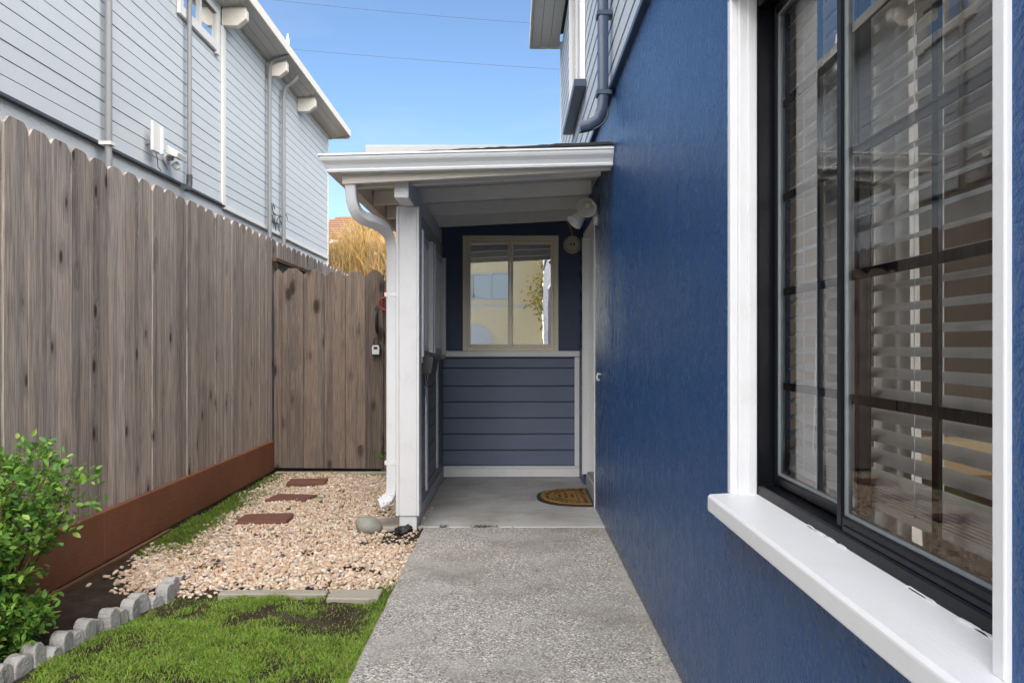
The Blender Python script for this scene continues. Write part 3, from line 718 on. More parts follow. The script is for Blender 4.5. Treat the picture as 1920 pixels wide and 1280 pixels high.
# upper storey: boarded wall
UX = 0.600; UY1 = 9.94; UZ0, UZ1 = 2.80, 5.06
box('upper_wall', 'upper_siding', house, UX+0.03, UX+0.13, -1.45, UY1, UZ0+0.005, UZ1)
box('drip_board', 'navy_downspout', house, UX-0.020, UX+0.16, -1.5, 7.3, UZ0-0.030, UZ0+0.002, 0.003)
pit = 0.130; nC = int((UZ1-UZ0)/pit)
lap = MB().prism([(0.0,0.003),(0.026,0.003),(0.026,pit-0.004),(0.005,pit-0.004)], 1, -1.45, UY1)  # x,z profile
# (siding boards with a dark open joint between them)
me = lap.mesh('siding_board', 'upper_siding')
for k in range(nC): link('siding_board', me, house, (UX, 0, UZ0+0.004+k*pit))
box('corner_board', 'upper_siding', house, UX-0.012, UX+0.05, UY1, UY1+0.03, UZ0, UZ1, 0.003)
box('end_wall', 'upper_siding', house, UX+0.05, 7.0, UY1-0.12, UY1-0.02, UZ0, UZ1)
# roof and boarded soffit
roof = MB().prism([(0.23,5.16),(3.8,6.1),(7.4,5.16),(7.4,5.26),(3.8,6.2),(0.23,5.26)], 1, -1.9, 10.22).build('roof', 'roofing', house)
for k, x in enumerate((0.235, 0.352, 0.469)): box('soffit_board', 'soffit_paint', roof, x, x+0.112, -1.9, 10.2, 5.085, 5.10, 0.003)
box('fascia', 'soffit_paint', roof, 0.205, 0.230, -1.9, 10.22, 5.07, 5.25, 0.003)
box('end_fascia', 'soffit_paint', roof, 0.232, 0.60, 10.20, 10.225, 5.07, 5.24)
# upper window seen edge-on: casing, sill, panes
uw = box('upper_window', 'white_trim', house, UX-0.045, UX-0.002, 6.55, 6.66, 3.42, 4.75, 0.003)
box('casing', 'white_trim', uw, UX-0.045, UX-0.002, 7.80, 7.91, 3.42, 4.75, 0.003)
box('head', 'white_trim', uw, UX-0.05, UX-0.002, 6.50, 7.96, 4.752, 4.86, 0.003)
box('sill', 'navy_downspout', uw, UX-0.10, UX-0.002, 6.48, 7.98, 3.355, 3.418, 0.004)
box('frame', 'white_trim', uw, UX-0.030, UX-0.003, 7.20, 7.26, 3.42, 4.75)
box('pane', 'window_glass', uw, UX-0.016, UX-0.012, 6.66, 7.80, 3.42, 4.75)
# downspout emptying on the porch roof
ds = MB().sweep([(0.545,4.80,5.05),(0.545,4.80,4.0),(0.545,4.80,2.74),(0.540,4.80,2.66),(0.51,4.805,2.595),(0.46,4.81,2.565),(0.405,4.815,2.555)],
    [(-.030,-.036),(-.018,-.042),(.018,-.042),(.030,-.036),(.030,.036),(.018,.042),(-.018,.042),(-.030,.036)])
dsp = ds.build('downspout', 'navy_downspout', house, smooth=True)
for z in (3.22, 2.74): box('strap', 'navy_downspout', dsp, 0.505, 0.598, 4.752, 4.848, z, z+0.03, 0.003)

# big window -----------------------------------------------------------------
win = MB()
for (y0, y1, z0, z1) in ((0.945,0.975,0.807,2.18), (2.130,2.155,0.807,2.18), (0.975,2.130,0.807,0.838), (0.975,2.130,2.15,2.18)):
    win.box(0.673, 0.745, y0, y1, z0, z1)
win = win.build('window', 'black_frame', house, bevel=0.004); win['label'] = 'black framed sliding window with white sill and thin grilles'
def sash(y0, y1, z0, z1, x, parent, s=0.034):
    m = MB()
    for (a, b, c, d) in ((y0,y0+s,z0,z1),(y1-s,y1,z0,z1),(y0+s,y1-s,z0,z0+s),(y0+s,y1-s,z1-s,z1)): m.box(x, x+0.030, a, b, c, d)
    m.build('sash', 'black_frame', parent, bevel=0.004)
    m = MB(); q = 0.006
    for (a, b, c, d) in ((y0+s,y0+s+q,z0+s,z1-s),(y1-s-q,y1-s,z0+s,z1-s),(y0+s+q,y1-s-q,z0+s,z0+s+q),(y0+s+q,y1-s-q,z1-s-q,z1-s)): m.box(x+0.006, x+0.024, a, b, c, d)
    m.build('spacer', 'spacer_grey', parent)
    m = MB().add([(x+0.012,y0+s,z0+s),(x+0.012,y1-s,z0+s),(x+0.012,y1-s,z1-s),(x+0.012,y0+s,z1-s)], [(0,3,2,1)])
    m.build('pane', 'window_glass', parent, org=(0,0,0))
sash(0.976, 1.618, 0.842, 2.148, 0.680, win, 0.027); sash(1.590, 2.128, 0.842, 2.148, 0.713, win, 0.027)
for (x, y0, y1, ym) in ((0.699, 1.004, 1.590, 1.265), (0.732, 1.618, 2.100, 1.85)):
    box('muntin', 'black_frame', win, x, x+0.007, ym-0.010, ym+0.010, 0.870, 2.120)
    for z in (1.11, 1.365, 1.62, 1.875): box('muntin', 'black_frame', win, x+0.0005, x+0.0065, y0, y1, z-0.010, z+0.010)
box('track', 'black_frame', win, 0.676, 0.682, 0.99, 1.58, 0.839, 0.852, 0.002)
# thin white casing with deep reveals
ca = MB()
for (y0, y1, a) in ((2.150,2.180,0.603), (2.136,2.150,0.622), (2.128,2.136,0.645)): ca.box(a, 0.672, y0, y1, 0.806, 2.20)
ca.build('casing', 'sill_white', win, bevel=0.005, seg=2)
ca = MB()
for (y0, y1, a) in ((0.926,0.953,0.603), (0.953,0.966,0.622), (0.966,0.972,0.645)): ca.box(a, 0.672, y0, y1, 0.806, 2.20)
ca.build('casing', 'sill_white', win, bevel=0.005, seg=2)
box('head_casing', 'sill_white', win, 0.603, 0.672, 0.92, 2.182, 2.181, 2.235, 0.004)
MB().prism([(0.545,0.757),(0.69,0.757),(0.69,0.812),(0.672,0.810),(0.552,0.804),(0.545,0.798)], 1, 0.80, 2.172).build('sill', 'sill_white', win, bevel=0.004, seg=2)
# paint slops along the back of the sill
for k in range(12):
    y = random.choice([1.62, 1.70, 1.28, 1.18, 1.08]) + random.gauss(0, .025); L = random.uniform(.015,.05)
    MB().prism([(y-L,0.808),(y+L,0.808),(y+L*.6,0.8115+random.uniform(0,.002)),(y,0.812+random.uniform(0,.0025)),(y-L*.5,0.8115+random.uniform(0,.002))], 0, 0.668, 0.6722).build('paint_drip', 'sill_white', win)

win.location.y += WDY

# door in the recess ------------------------------------------------------------
dr = box('front_door', 'navy_flat', house, 0.735, 0.772, 5.95, 6.87, 0.12, 2.16, 0.004)
ca = MB()
for (y0, y1, a) in ((6.868,6.903,0.600), (6.852,6.868,0.655), (6.845,6.852,0.690)): ca.box(a, 0.734, y0, y1, 0.10, 2.165)
ca.build('casing', 'white_trim', dr, bevel=0.004, seg=2)
ca = MB(); ca.box(0.606, 0.734, 5.918, 5.948, 0.0, 2.165); ca.build('casing', 'white_trim', dr, bevel=0.004)
box('head_casing', 'white_trim', dr, 0.606, 0.734, 5.948, 6.85, 2.162, 2.197, 0.004)
box('threshold', 'grey_base', dr, 0.630, 0.78, 5.95, 6.84, 0.0, 0.115, 0.006)
box('threshold_strip', 'pipe_grey', dr, 0.640, 0.78, 5.95, 6.84, 0.116, 0.128, 0.003)
for z0, z1 in ((0.25, 0.95), (1.1, 2.0)): box('panel', 'navy_flat', dr, 0.728, 0.7345, 6.12, 6.70, z0, z1, 0.006)
MB().lathe([(0.0,-.055),(.026,-.05),(.03,-.03),(.018,-.012),(.03,-.006),(.03,0)], (0.734,6.03,1.05), (1,0,0), 16).build('knob', 'lock_silver', dr, smooth=True)

# room behind the porch, flat-roofed --------------------------------------------
BY = 7.29
PWIN = (-0.470, 0.416, 1.172, 2.238)
holed_panel(MB(), 1, (-0.95, WX, -0.1, 2.89), [PWIN], BY, BY+0.14).build('porch_end_wall', 'navy_flat', house, org=(0,0,0))
box('annex_side_wall', 'navy_flat', house, -0.96, -0.82, BY+0.145, 9.8, -0.1, 2.89)
box('annex_back_wall', 'room_dark', house, -0.81, WX, 9.6, 9.75, -0.1, 2.89)
paint('annex_grey', (0.47, 0.47, 0.47), 0.5, 0.04, 0.05)
ar = box('annex_roof', 'roofing', house, -1.27, UX-0.03, 6.98, 9.95, 2.90, 2.975)
box('fascia', 'annex_grey', ar, -1.31, UX-0.022, 6.94, 6.978, 2.80, 2.99, 0.004)
box('side_fascia', 'annex_grey', ar, -1.31, -1.272, 6.98, 9.95, 2.84, 2.99, 0.004)
# porch end window: cream metal slider
pw = MB(); x0, x1, z0, z1 = PWIN
for (a, b, c, d) in ((x0,x0+.045,z0,z1),(x1-.045,x1,z0,z1),(x0+.045,x1-.045,z0,z0+.035),(x0+.045,x1-.045,z1-.045,z1)): pw.box(a, b, BY-0.022, BY+0.07, c, d)
pw = pw.build('porch_window', 'cream_metal', house, bevel=0.004); pw['label'] = 'cream metal sliding window reflecting a sun-tinted facade'
xm = (x0+x1)/2 + 0.005
for (a, b, yy) in ((x0+.045, xm+.018, BY+0.012), (xm-.018, x1-.045, BY+0.036)):
    m = MB()
    for (p_, q_, c, d) in ((a,a+.026,z0+.035,z1-.045),(b-.026,b,z0+.035,z1-.045),(a+.026,b-.026,z0+.035,z0+.062),(a+.026,b-.026,z1-.075,z1-.045)): m.box(p_, q_, yy-0.012, yy+0.010, c, d)
    m.build('sash', 'cream_metal', pw, bevel=0.003)
    MB().add([(a+.02,yy,z0+.055),(b-.02,yy,z0+.055),(b-.02,yy,z1-.065),(a+.02,yy,z1-.065)], [(0,1,2,3)]).build('pane', 'porch_glass', pw, org=(0,0,0))
MB().box(xm-.03, xm-.012, BY-0.02, BY-0.002, z0+.035, z1-.045).build('mullion', 'cream_metal', pw, bevel=0.003)
box('roller_blind', 'room_beige', pw, x0+.05, x1-.05, BY+0.085, BY+0.095, z1-.30, z1-.05)
# boarded lower wall below the window
ys_ = [671, 690, 723.5, 753, 783, 813, 843, 872]
for a, b in zip(ys_, ys_[1:]):
    zt, zb = H-(a-CY)/F*BY, H-(b-CY)/F*BY
    box('clad_board', 'navy_board', house, -0.655, 0.588, BY-0.022, BY-0.001, zb+0.004, zt-0.003, 0.004)
box('sill_board', 'white_trim', house, -0.66, 0.634-0.025, BY-0.055, BY-0.001, 1.118, 1.172, 0.005)
box('base_trim', 'white_trim', house, -0.650, 0.608, BY-0.040, BY-0.002, 0.010, 0.092, 0.004)
box('base_cap', 'white_trim', house, -0.650, 0.608, BY-0.046, BY-0.002, 0.093, 0.112, 0.004)
box('corner_trim', 'white_trim', house, 0.563, 0.608, BY-0.034, BY-0.0225, 0.113, 1.117, 0.003)

# room behind the big window ------------------------------------------------------
room = MB().box(3.9, 4.0, -1.2, 5.5, 0.2, 2.75).build('room_wall', 'room_beige', house)
box('room_wall', 'room_beige', house, 0.775, 3.9, 5.4, 5.5, 0.2, 2.75); holed_panel(MB(), 1, (0.775, 3.9, 0.2, 2.75), [FW], -1.25, -1.15).build('room_wall', 'room_beige', house, org=(0,0,0))
box('room_floor', 'room_floor', house, 0.775, 4.0, -1.2, 5.5, 0.1, 0.2); box('room_ceiling', 'house_white', house, 0.775, 4.0, -1.2, 5.5, 2.75, 2.85)

# ------------------------------------------------------------------ blinds, curtain, furniture seen through the window
vb = thing('venetian_blind', 'white horizontal slat blind hanging inside the black framed window', 'blind', (0.776, 1.55+WDY, 0))
me = MB().prism([(-.025,-.003),(-.012,.002),(0,.0035),(.012,.002),(.025,-.003),(.025,-.005),(.012,0),(0,.0015),(-.012,0),(-.025,-.005)], 1, -0.585, 0.565).mesh('slat', 'blind_white')
z = 0.945; k = 0
while z < 2.12:
    o = link('slat', me, vb, (0, 0, z)); o.rotation_euler = (0, R(-19+random.uniform(-2,2)), 0); z += 0.0445; k += 1
for j in range(6):
    o = link('slat', me, vb, (0, 0, 0.902+j*0.0062))
box('bottom_rail', 'blind_white', vb, -0.026, 0.026, -0.585, 0.565, 0.880, 0.897, 0.003); box('head_rail', 'blind_white', vb, -0.028, 0.028, -0.59, 0.57, 2.13, 2.17)
for y in (-0.46, -0.12, 0.16, 0.44):
    for x in (-0.027, 0.027): MB().tube([(x,y,0.895),(x,y,2.13)], 0.0011, 5).build('ladder_cord', 'blind_white', vb)
MB().tube([(-.034,0.30,2.12),(-.036,0.31,1.5),(-.034,0.36,0.95)], 0.002, 6).build('pull_cord', 'blind_white', vb)
cu = thing('window_curtain', 'sheer white curtain gathered at the far side of the black framed window', 'curtain', (0.90, 2.03+WDY, 0))
V = []; n = 70
for i in range(n):
    y = -0.30+0.42*i/(n-1); x = 0.022*math.sin(i*0.62)+0.01*math.sin(i*0.23)
    V += [(x*1.2, y, 0.35), (x, y*0.9, 2.25)]
MB().add(V, [(2*i, 2*i+2, 2*i+3, 2*i+1) for i in range(n-1)]).build('cloth', 'curtain_white', cu, smooth=True)
MB().tube([(0,-0.95,2.27),(0,0.25,2.27)], .012, 10).build('rod', 'black_frame', cu, smooth=True)
tb = thing('side_table', 'dark side table with thin black metal frame inside the room', 'table', (1.75, 2.1, 0.2))
box('top', 'room_floor', tb, -.3, .3, -.45, .45, .50, .53, .004)
for x in (-.28,.28):
    for y in (-.43,.43): box('leg', 'black_frame', tb, x-.012, x+.012, y-.012, y+.012, 0, .50)
    box('rail', 'black_frame', tb, x-.011, x+.011, -.42, .42, .47, .497)
ch = thing('armchair', 'beige upholstered armchair inside the room behind the blind', 'armchair', (2.1, 3.1, 0.2))
MB().box(-.38,.38,-.36,.36,.16,.46).build('seat', 'facade_cream', ch, bevel=.05, seg=3); MB().prism([(.24,.40),(.38,.40),(.50,.98),(.38,1.02)], 1, -.38, .38).build('backrest', 'facade_cream', ch, bevel=.04, seg=3)
for y in (-.42,.42): MB().box(-.36,.36,y-.06,y+.06,.16,.62).build('armrest', 'facade_cream', ch, bevel=.04, seg=3)
for x in (-.32,.32):
    for y in (-.32,.32): box('leg', 'black_frame', ch, x-.02, x+.02, y-.02, y+.02, 0, .16)

# ------------------------------------------------------------------ entry porch
porch = thing('entry_porch', 'white posted lean-to entry porch with low sloping roof and gutter', 'porch')
def rz(x, z_right=2.325): return z_right + (x-0.56)*0.052
# rafters, running from the outer beam up to the house
prof = lambda x0, x1, h: None
RT = []
for y in (5.13, 5.74, 6.35, 6.92):
    x0, x1 = -1.02, WX-0.045; b0, b1 = rz(x0), rz(x1)
    MB().prism([(x0,b0),(x1,b1),(x1,b1+.100),(x0,b0+.100)], 1, y-.02, y+.02).build('rafter', 'rafter_paint', porch, bevel=.003)
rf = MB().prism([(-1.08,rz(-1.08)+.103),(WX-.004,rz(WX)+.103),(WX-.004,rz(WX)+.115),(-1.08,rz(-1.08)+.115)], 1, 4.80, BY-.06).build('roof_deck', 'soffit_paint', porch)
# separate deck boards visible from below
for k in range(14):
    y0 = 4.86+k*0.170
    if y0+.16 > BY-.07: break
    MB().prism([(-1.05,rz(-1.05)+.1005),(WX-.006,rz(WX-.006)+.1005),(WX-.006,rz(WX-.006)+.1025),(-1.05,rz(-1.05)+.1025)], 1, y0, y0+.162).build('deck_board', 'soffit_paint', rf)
MB().prism([(-1.10,rz(-1.10)+.117),(WX-.003,rz(WX)+.117),(WX-.003,rz(WX)+.126),(-1.10,rz(-1.10)+.126)], 1, 4.775, BY-.055).build('roofing_felt', 'roofing', rf)
# torn dark membrane edge over the gutter
mv = MB(); pts = []
for k in range(40):
    x = -1.02 + k*(WX-0.02+1.02)/39; pts.append((x, 4.785+0.006*mnoise.noise((x*6,0,0)), rz(x)+.126+0.010*abs(mnoise.noise((x*5,3,0)))))
mv.tube(pts, [0.008+0.006*abs(mnoise.noise((k*.5,9,0))) for k in range(40)], 7); mv.build('membrane_edge', 'roofing', rf, smooth=True)
# fascia boards
MB().prism([(-1.055,2.212),(WX-.012,2.300),(WX-.012,2.395),(-1.055,2.325)], 1, 4.835, 4.862).build('fascia', 'cream_fascia', porch, bevel=.003)
box('side_fascia', 'cream_fascia', porch, -1.055, -1.03, 4.864, BY-.07, 2.235, 2.36, .003)
# K-style gutter turning the corner
gp = [(0.0,0.105),(0.0,0.0),(0.070,0.0),(0.074,0.012),(0.068,0.022),(0.080,0.045),(0.102,0.070),(0.108,0.085),(0.108,0.100),(0.118,0.100),(0.118,0.112),(0.100,0.112),(0.100,0.075),(0.062,0.030),(0.060,0.008),(0.008,0.008),(0.008,0.105)]
ring = []
def gz0(x): return 2.312 + (x-0.60)*0.026
path = [((WX-.010, 4.832), (0,-1)), ((-1.060, 4.832), (-1,-1)), ((-1.060, BY-.08), (-1,0))]
V = []
for (px_, py_), (ox, oy) in path:
    for d, hh in gp: V.append((px_+ox*d, py_+oy*d, gz0(px_)+hh*0.90))
n = len(gp); Fq = [(i*n+k, i*n+(k+1) % n, (i+1)*n+(k+1) % n, (i+1)*n+k) for i in range(2) for k in range(n)] + [tuple(range(n)), tuple(range(2*n, 3*n))[::-1]]
MB().add(V, Fq).build('gutter', 'gutter_white', porch)
# beam, post
BXC = -0.706
box('beam', 'white_trim', porch, BXC-.046, BXC+.046, 4.945, BY-.03, 2.150, 2.288, .004)
post = box('post', 'post_white', porch, BXC-.058, BXC+.058, 5.262, 5.376, -0.05, 2.149, .003)
box('corner_board', 'post_white', post, BXC-.079, BXC-.0585, 5.247, 5.39, 0.085, 2.149, .003)
box('corner_board', 'post_white', post, BXC+.0585, BXC+.076, 5.247, 5.39, 0.085, 2.149, .003)
box('face_board', 'post_white', post, BXC-.058, BXC+.058, 5.250, 5.2615, 0.085, 2.149, .003)
# side wall of the porch: boards below, white framed lights above
KX = -0.655
hw = box('half_wall', 'grey_board', porch, -0.765, KX-.014, 5.392, BY-.06, 0.006, 1.10)
for k in range(7):
    z0 = 0.19+k*.132; box('board', 'grey_board', hw, KX-.013, KX, 5.392, BY-.06, z0, z0+.127, .003)
box('base_board', 'grey_base', hw, KX-.013, KX+.012, 5.392, BY-.06, 0.006, 0.10, .004); box('base_cap', 'grey_board', hw, KX-.013, KX+.006, 5.392, BY-.06, 0.102, 0.186, .003)
for y0 in (5.80, 6.62): box('batten', 'white_trim', hw, KX+.001, KX+.016, y0, y0+.085, 0.19 if y0 > 6 else 0.15, 1.10, .003)
box('sill', 'white_trim', hw, -0.775, KX+.028, 5.392, BY-.06, 1.102, 1.142, .004)
box('header', 'grey_base', porch, -0.755, KX+.002, 5.392, BY-.06, 2.02, 2.148, .003)
for (ya, yb) in ((5.40, 6.08), (6.20, 7.20)):
    m = MB()
    for (a, b, c, d) in ((ya,ya+.05,1.144,2.018),(yb-.05,yb,1.144,2.018),(ya+.05,yb-.05,1.144,1.20),(ya+.05,yb-.05,1.955,2.018)): m.box(-0.735, KX+(.038 if d-c > .5 else .006), a, b, c, d)
    sl_ = m.build('side_light', 'white_trim', porch, bevel=.003)
    for yy in np.arange(ya+.22, yb-.1, .22): box('muntin', 'white_trim', sl_, -0.71, -0.640, yy-.012, yy+.012, 1.20, 1.955)
    MB().box(-0.692, -0.688, ya+.05, yb-.05, 1.20, 1.955).build('pane', 'window_glass', sl_)
box('stud', 'white_trim', porch, -0.75, KX+.02, 6.083, 6.197, 1.144, 2.018, .003)
# downspout
dp = [(-.036,-.027),(-.030,-.033),(.030,-.033),(.036,-.027),(.036,.027),(.030,.033),(-.030,.033),(-.036,.027)]
def bez(P, n=12):
    P = [Vector(p) for p in P]; out = []
    for i in range(n+1):
        t = i/n; q = P[:]
        while len(q) > 1: q = [q[j].lerp(q[j+1], t) for j in range(len(q)-1)]
        out.append(q[0])
    return out
top = bez([(-1.01,4.885,2.26),(-1.01,4.89,2.09),(-1.00,4.93,2.03),(-0.92,5.02,2.02)],8) + bez([(-0.90,5.06,2.015),(-0.85,5.17,2.00),(-0.825,5.28,1.99),(-0.825,5.31,1.86)],8)
btm = bez([(-0.825,5.31,0.32),(-0.825,5.31,0.20),(-0.838,5.30,0.178),(-0.905,5.27,0.160)],8)
dsp = MB().sweep(top + [(-0.825,5.31,1.2)] + btm, dp, up=(1,0,0)).build('downspout', 'gutter_white', porch, smooth=True)
for z in (0.42, 1.55): box('strap', 'gutter_white', dsp, -0.866, -0.786, 5.272, 5.35, z, z+.028, .002)
for k in range(5):
    p = btm[3+k]; q = (btm[min(8, 4+k)]-btm[2+k]).normalized()
    MB().sweep([p-q*.003, p+q*.003], [(a*1.07, b*1.07) for a, b in dp], up=(1,0,0)).build('crimp', 'gutter_white', dsp)

# things on the porch ---------------------------------------------------------------
mbx = thing('mailbox', 'black slant-top mailbox fixed to the porch side wall', 'mailbox', (KX, 5.62, 1.02))
MB().prism([(0.002,0),(0.085,0),(0.105,0.12),(0.002,0.155)], 1, -.17, .17).build('body', 'black_plastic', mbx, bevel=.006, seg=2)
MB().prism([(-.0,0.158),(0.112,0.122),(0.116,0.100),(0.122,0.100),(0.119,0.128),(0.0,0.166)], 1, -.178, .178).build('lid', 'black_plastic', mbx, bevel=.002)
for y in (-.07, .07): MB().tube([(0.02,y,0.0),(0.03,y,-.07),(0.055,y,-.095),(0.08,y,-.075),(0.082,y,-.055)], .004, 7).build('paper_hook', 'black_plastic', mbx, smooth=True)

dm = thing('doormat', 'half-round tan coir doormat with black border and scroll pattern by the door step', 'doormat', (0.624, 6.31, 0.004))
def half(a, b, n=28): return [(0.0, -b)] + [(-a*math.cos(t), b*math.sin(t)) for t in np.linspace(-math.pi/2+.08, math.pi/2-.08, n)] + [(0.0, b)]
def sup(a, b, n=32):
    out = []
    for t in np.linspace(-math.pi/2, math.pi/2, n):
        c, s_ = math.cos(t), math.sin(t); out.append((-a*abs(c)**0.8, b*math.copysign(abs(s_)**0.8, s_)))
    return out
MB().prism(sup(.44,.375)[::-1], 2, 0, .008).build('border', 'black_plastic', dm, bevel=.003)
inner = [(x-.028 if x > -.02 else x, y) for x, y in sup(.405,.340)]
inner = [(min(x, -.028), y) for x, y in inner]
MB().prism(inner[::-1], 2, .0085, .016).build('coir_pile', 'coir', dm, bevel=.002)
pr = MB()
for (a, b, i0) in ((.30,.235,0),):
    pts = [(x, y, .0168) for x, y in sup(a, b)]
    for p_, q_ in zip(pts, pts[1:]):
        if p_[0] > -.06 and q_[0] > -.06: continue
        pr.tube([p_, q_], .0042, 5)
pr.tube([(-.115,-.20,.0168),(-.115,.20,.0168)], .005, 5)
rr = random.Random(3)
for k in range(30):      # scrolls round the rim and along the door side
    if k < 20:
        t = -1.45+2.9*k/19; a, b = .352, .288; c0 = Vector((-a*abs(math.cos(t))**.8, b*math.copysign(abs(math.sin(t))**.8, math.sin(t)), .0168))
    else: c0 = Vector((-.07, -.27+.06*(k-20), .0168))
    ph = rr.uniform(0, 6.28); pts = [c0+Vector((math.cos(ph+u*4.2)*.022*(1-u*.7), math.sin(ph+u*4.2)*.022*(1-u*.7), 0)) for u in np.linspace(0,1,8)]
    pr.tube(pts, .0034, 4)
for j, L in enumerate((.16, .20, .13)):   # worn greeting, three short rows of strokes
    x = -.255+.05*j
    for q in np.arange(-L/2, L/2, .028): pr.tube([(x-.012, q, .0166), (x+.012, q+rr.uniform(-.012,.012), .0166)], .0026, 4)
pr.build('printed_pattern', 'black_plastic', dm)

# twin floodlight on the wall over the door side
fl = thing('twin_floodlight', 'white twin cone floodlight fixed high on the blue wall by the porch', 'floodlight', (WX, 5.78, 2.16))
MB().lathe([(0.0,-.03),(.045,-.028),(.055,-.012),(.055,0)], (0,0,0), (1,0,0), 20).build('wall_plate', 'lamp_white', fl, smooth=True)
def cone(c, d, L, r0, r1, nm):
    c = Vector(c); d = Vector(d).normalized()
    o = MB().lathe([(0.0,-.02),(r0*.7,-.018),(r0,0),(r0*1.05,.03),(r1*.9,L*.75),(r1,L*.93),(r1,L),(r1*.94,L),(r1*.84,L*.72),(r0*.9,.04),(0,.03)], c, d, 24).build(nm, 'lamp_white', fl, smooth=True)
    return o
h1 = cone((-.055,-.035,.105), (-.25,-.80,-.42), .13, .035, .072, 'lamp_head'); h2 = cone((-.085,.03,.055), (-.66,-.22,-.72), .13, .030, .062, 'lamp_head')
MB().lathe([(0,0),(.022,.012),(.026,.03),(.02,.05),(0,.058)], Vector((-.055,-.035,.105))+Vector((-.25,-.80,-.42)).normalized()*.035, (-.25,-.80,-.42), 14).build('bulb', 'lamp_ivory', h1, smooth=True)
for a, b in (((-.02,0,.02),(-.055,-.03,.10)), ((-.02,0,.01),(-.08,.03,.055))): MB().tube([a, ((a[0]+b[0])/2,(a[1]+b[1])/2,max(a[2],b[2])+.01), b], .012, 8).build('knuckle', 'lamp_white', fl, smooth=True)
MB().tube([(-.03,.0,.03),(-.055,.02,.14),(-.03,.03,.17),(-.012,.03,.10)], .006, 7).build('wire', 'cable_tan', fl, smooth=True)
# round lamp holder and its cable on the end wall
rl = thing('round_lamp_base', 'round ivory lamp holder without bulb on the porch end wall above the window corner', 'lamp', ((1073-CX)/F*BY, BY, H-(459-CY)/F*BY))
MB().lathe([(.083,0),(.083,-.018),(.076,-.028),(.066,-.028),(.060,-.016),(.054,-.016),(.050,-.032),(.040,-.034),(.036,-.02),(.03,-.02),(.028,-.026),(0,-.026)], (0,0,0), (0,1,0), 32).build('base', 'lamp_ivory', rl, smooth=True)
for x in (-.014,.014): MB().lathe([(.0095,-.027),(.0095,-.0285),(0,-.0285)], (x,0,0.003), (0,1,0), 12).build('contact_hole', 'black_plastic', rl)
for k in range(4):
    a = .78+k*1.571; MB().lathe([(.006,-.026),(.006,-.031),(0,-.032)], (.071*math.cos(a),0,.071*math.sin(a)), (0,1,0), 8).build('screw', 'pipe_dark', rl)
x_, z_ = (1073-CX)/F*BY, H-(459-CY)/F*BY
pts = bez([(x_-.005,BY-.015,z_+.078),(x_-.005,BY-.02,z_+.17),(x_-.06,BY-.05,z_+.28),(x_-.22,BY-.15,z_+.275)],10) + bez([(x_-.3,BY-.22,z_+.268),(x_-.6,BY-.33,z_+.26),(x_-.8,BY-.345,z_+.215),(x_-1.08,BY-.345,z_+.19)],10)
o = MB().tube(pts, .0085, 8).build('lamp_cable', 'cable_tan', None, smooth=True); tag(o, 'curved tan cable running from the round lamp holder along the porch rafter', 'cable')
# small hook on the blue wall
o = MB().tube([(WX-.002,5.52,1.02),(WX-.02,5.52,1.025),(WX-.028,5.52,1.0),(WX-.018,5.52,.975),(WX-.008,5.52,.985)], .006, 8).build('wall_hook', 'lock_silver', None, smooth=True); tag(o, 'tiny metal hook screwed into the blue wall near the porch', 'hook')
# cable dangling over the porch roof corner
pts = bez([(0.56,4.79,2.72),(0.60,4.75,2.60),(0.55,4.78,2.53),(0.40,4.80,2.52)],12)
o = MB().tube(pts, .006, 7).build('roof_cable', 'black_plastic', None, smooth=True); tag(o, 'black cable drooping onto the porch roof under the dark downspout', 'cable')

# ------------------------------------------------------------------ neighbour's house (built along its own wall line)
nb = thing('neighbour_house', 'pale grey lap-sided house with overhanging eave behind the board fence', 'house', (-3.6,0,0), 0.0115)
NY0, NY1, NZ0, NZ1 = -5.0, 16.04, 3.035, 5.53
box('stucco_wall', 'neighbour_stucco', nb, -8.0, -0.036, NY0, NY1-0.01, -0.15, NZ0+.3)
box('upper_wall', 'neighbour_siding', nb, -8.0, -0.040, NY0, NY1-0.012, NZ0+.305, NZ1)
pit = 0.1262; nC = int((NZ1-NZ0)/pit)+1
for (a, b) in ((NY0, 10.0), (10.105, NY1-.03)):
    for k in range(nC):
        cuts = [a]
        while b - cuts[-1] > 5.5: cuts.append(cuts[-1] + random.uniform(2.6, 4.9))
        cuts.append(b)
        for p_, q_ in zip(cuts, cuts[1:]):
            w_ = random.uniform(-.0015, .0015)
            MB().prism([(-0.030,0.003),(w_,0.003),(-0.004+w_,pit-.003),(-0.030,pit-.003)], 1, p_+.0015, q_-.0015).build('siding_board', 'neighbour_siding', nb, org=(0,p_,0)).location.z += NZ0+k*pit
box('corner_board', 'house_white', nb, -0.05, 0.010, NY1-.03, NY1+.012, NZ0-2.8, NZ1, .003)
box('trim_board', 'house_white', nb, -0.02, 0.022, 10.0, 10.105, NZ0-.02, 5.29, .003)
box('shadow_strip', 'pipe_dark', nb, -0.034, 0.010, NY0, 10.10, NZ0-.028, NZ0-.002, .002)  # dark strip drawing the shadow gap under the siding
box('water_table', 'house_white', nb, -0.034, 0.014, 10.11, NY1-.03, NZ0-.060, NZ0-.002, .003)
nr = MB().prism([(-9.0,5.72),(-4.2,6.75),(.36,5.66),(.36,5.72),(-4.2,6.83),(-9.0,5.80)], 1, NY0-.3, NY1+.38).build('roof', 'roofing', nb)
for k, x in enumerate((0.0, 0.123, 0.246)):
    MB().prism([(x+.001,NZ1+x*.14),(x+.119,NZ1+(x+.119)*.14),(x+.119,NZ1+(x+.119)*.14+.02),(x+.001,NZ1+x*.14+.02)], 1, NY0-.3, NY1+.36).build('soffit_board', 'soffit_paint', nr)
box('soffit_board', 'soffit_paint', nr, -3, -.001, NY1+.002, NY1+.36, NZ1-.02, NZ1)
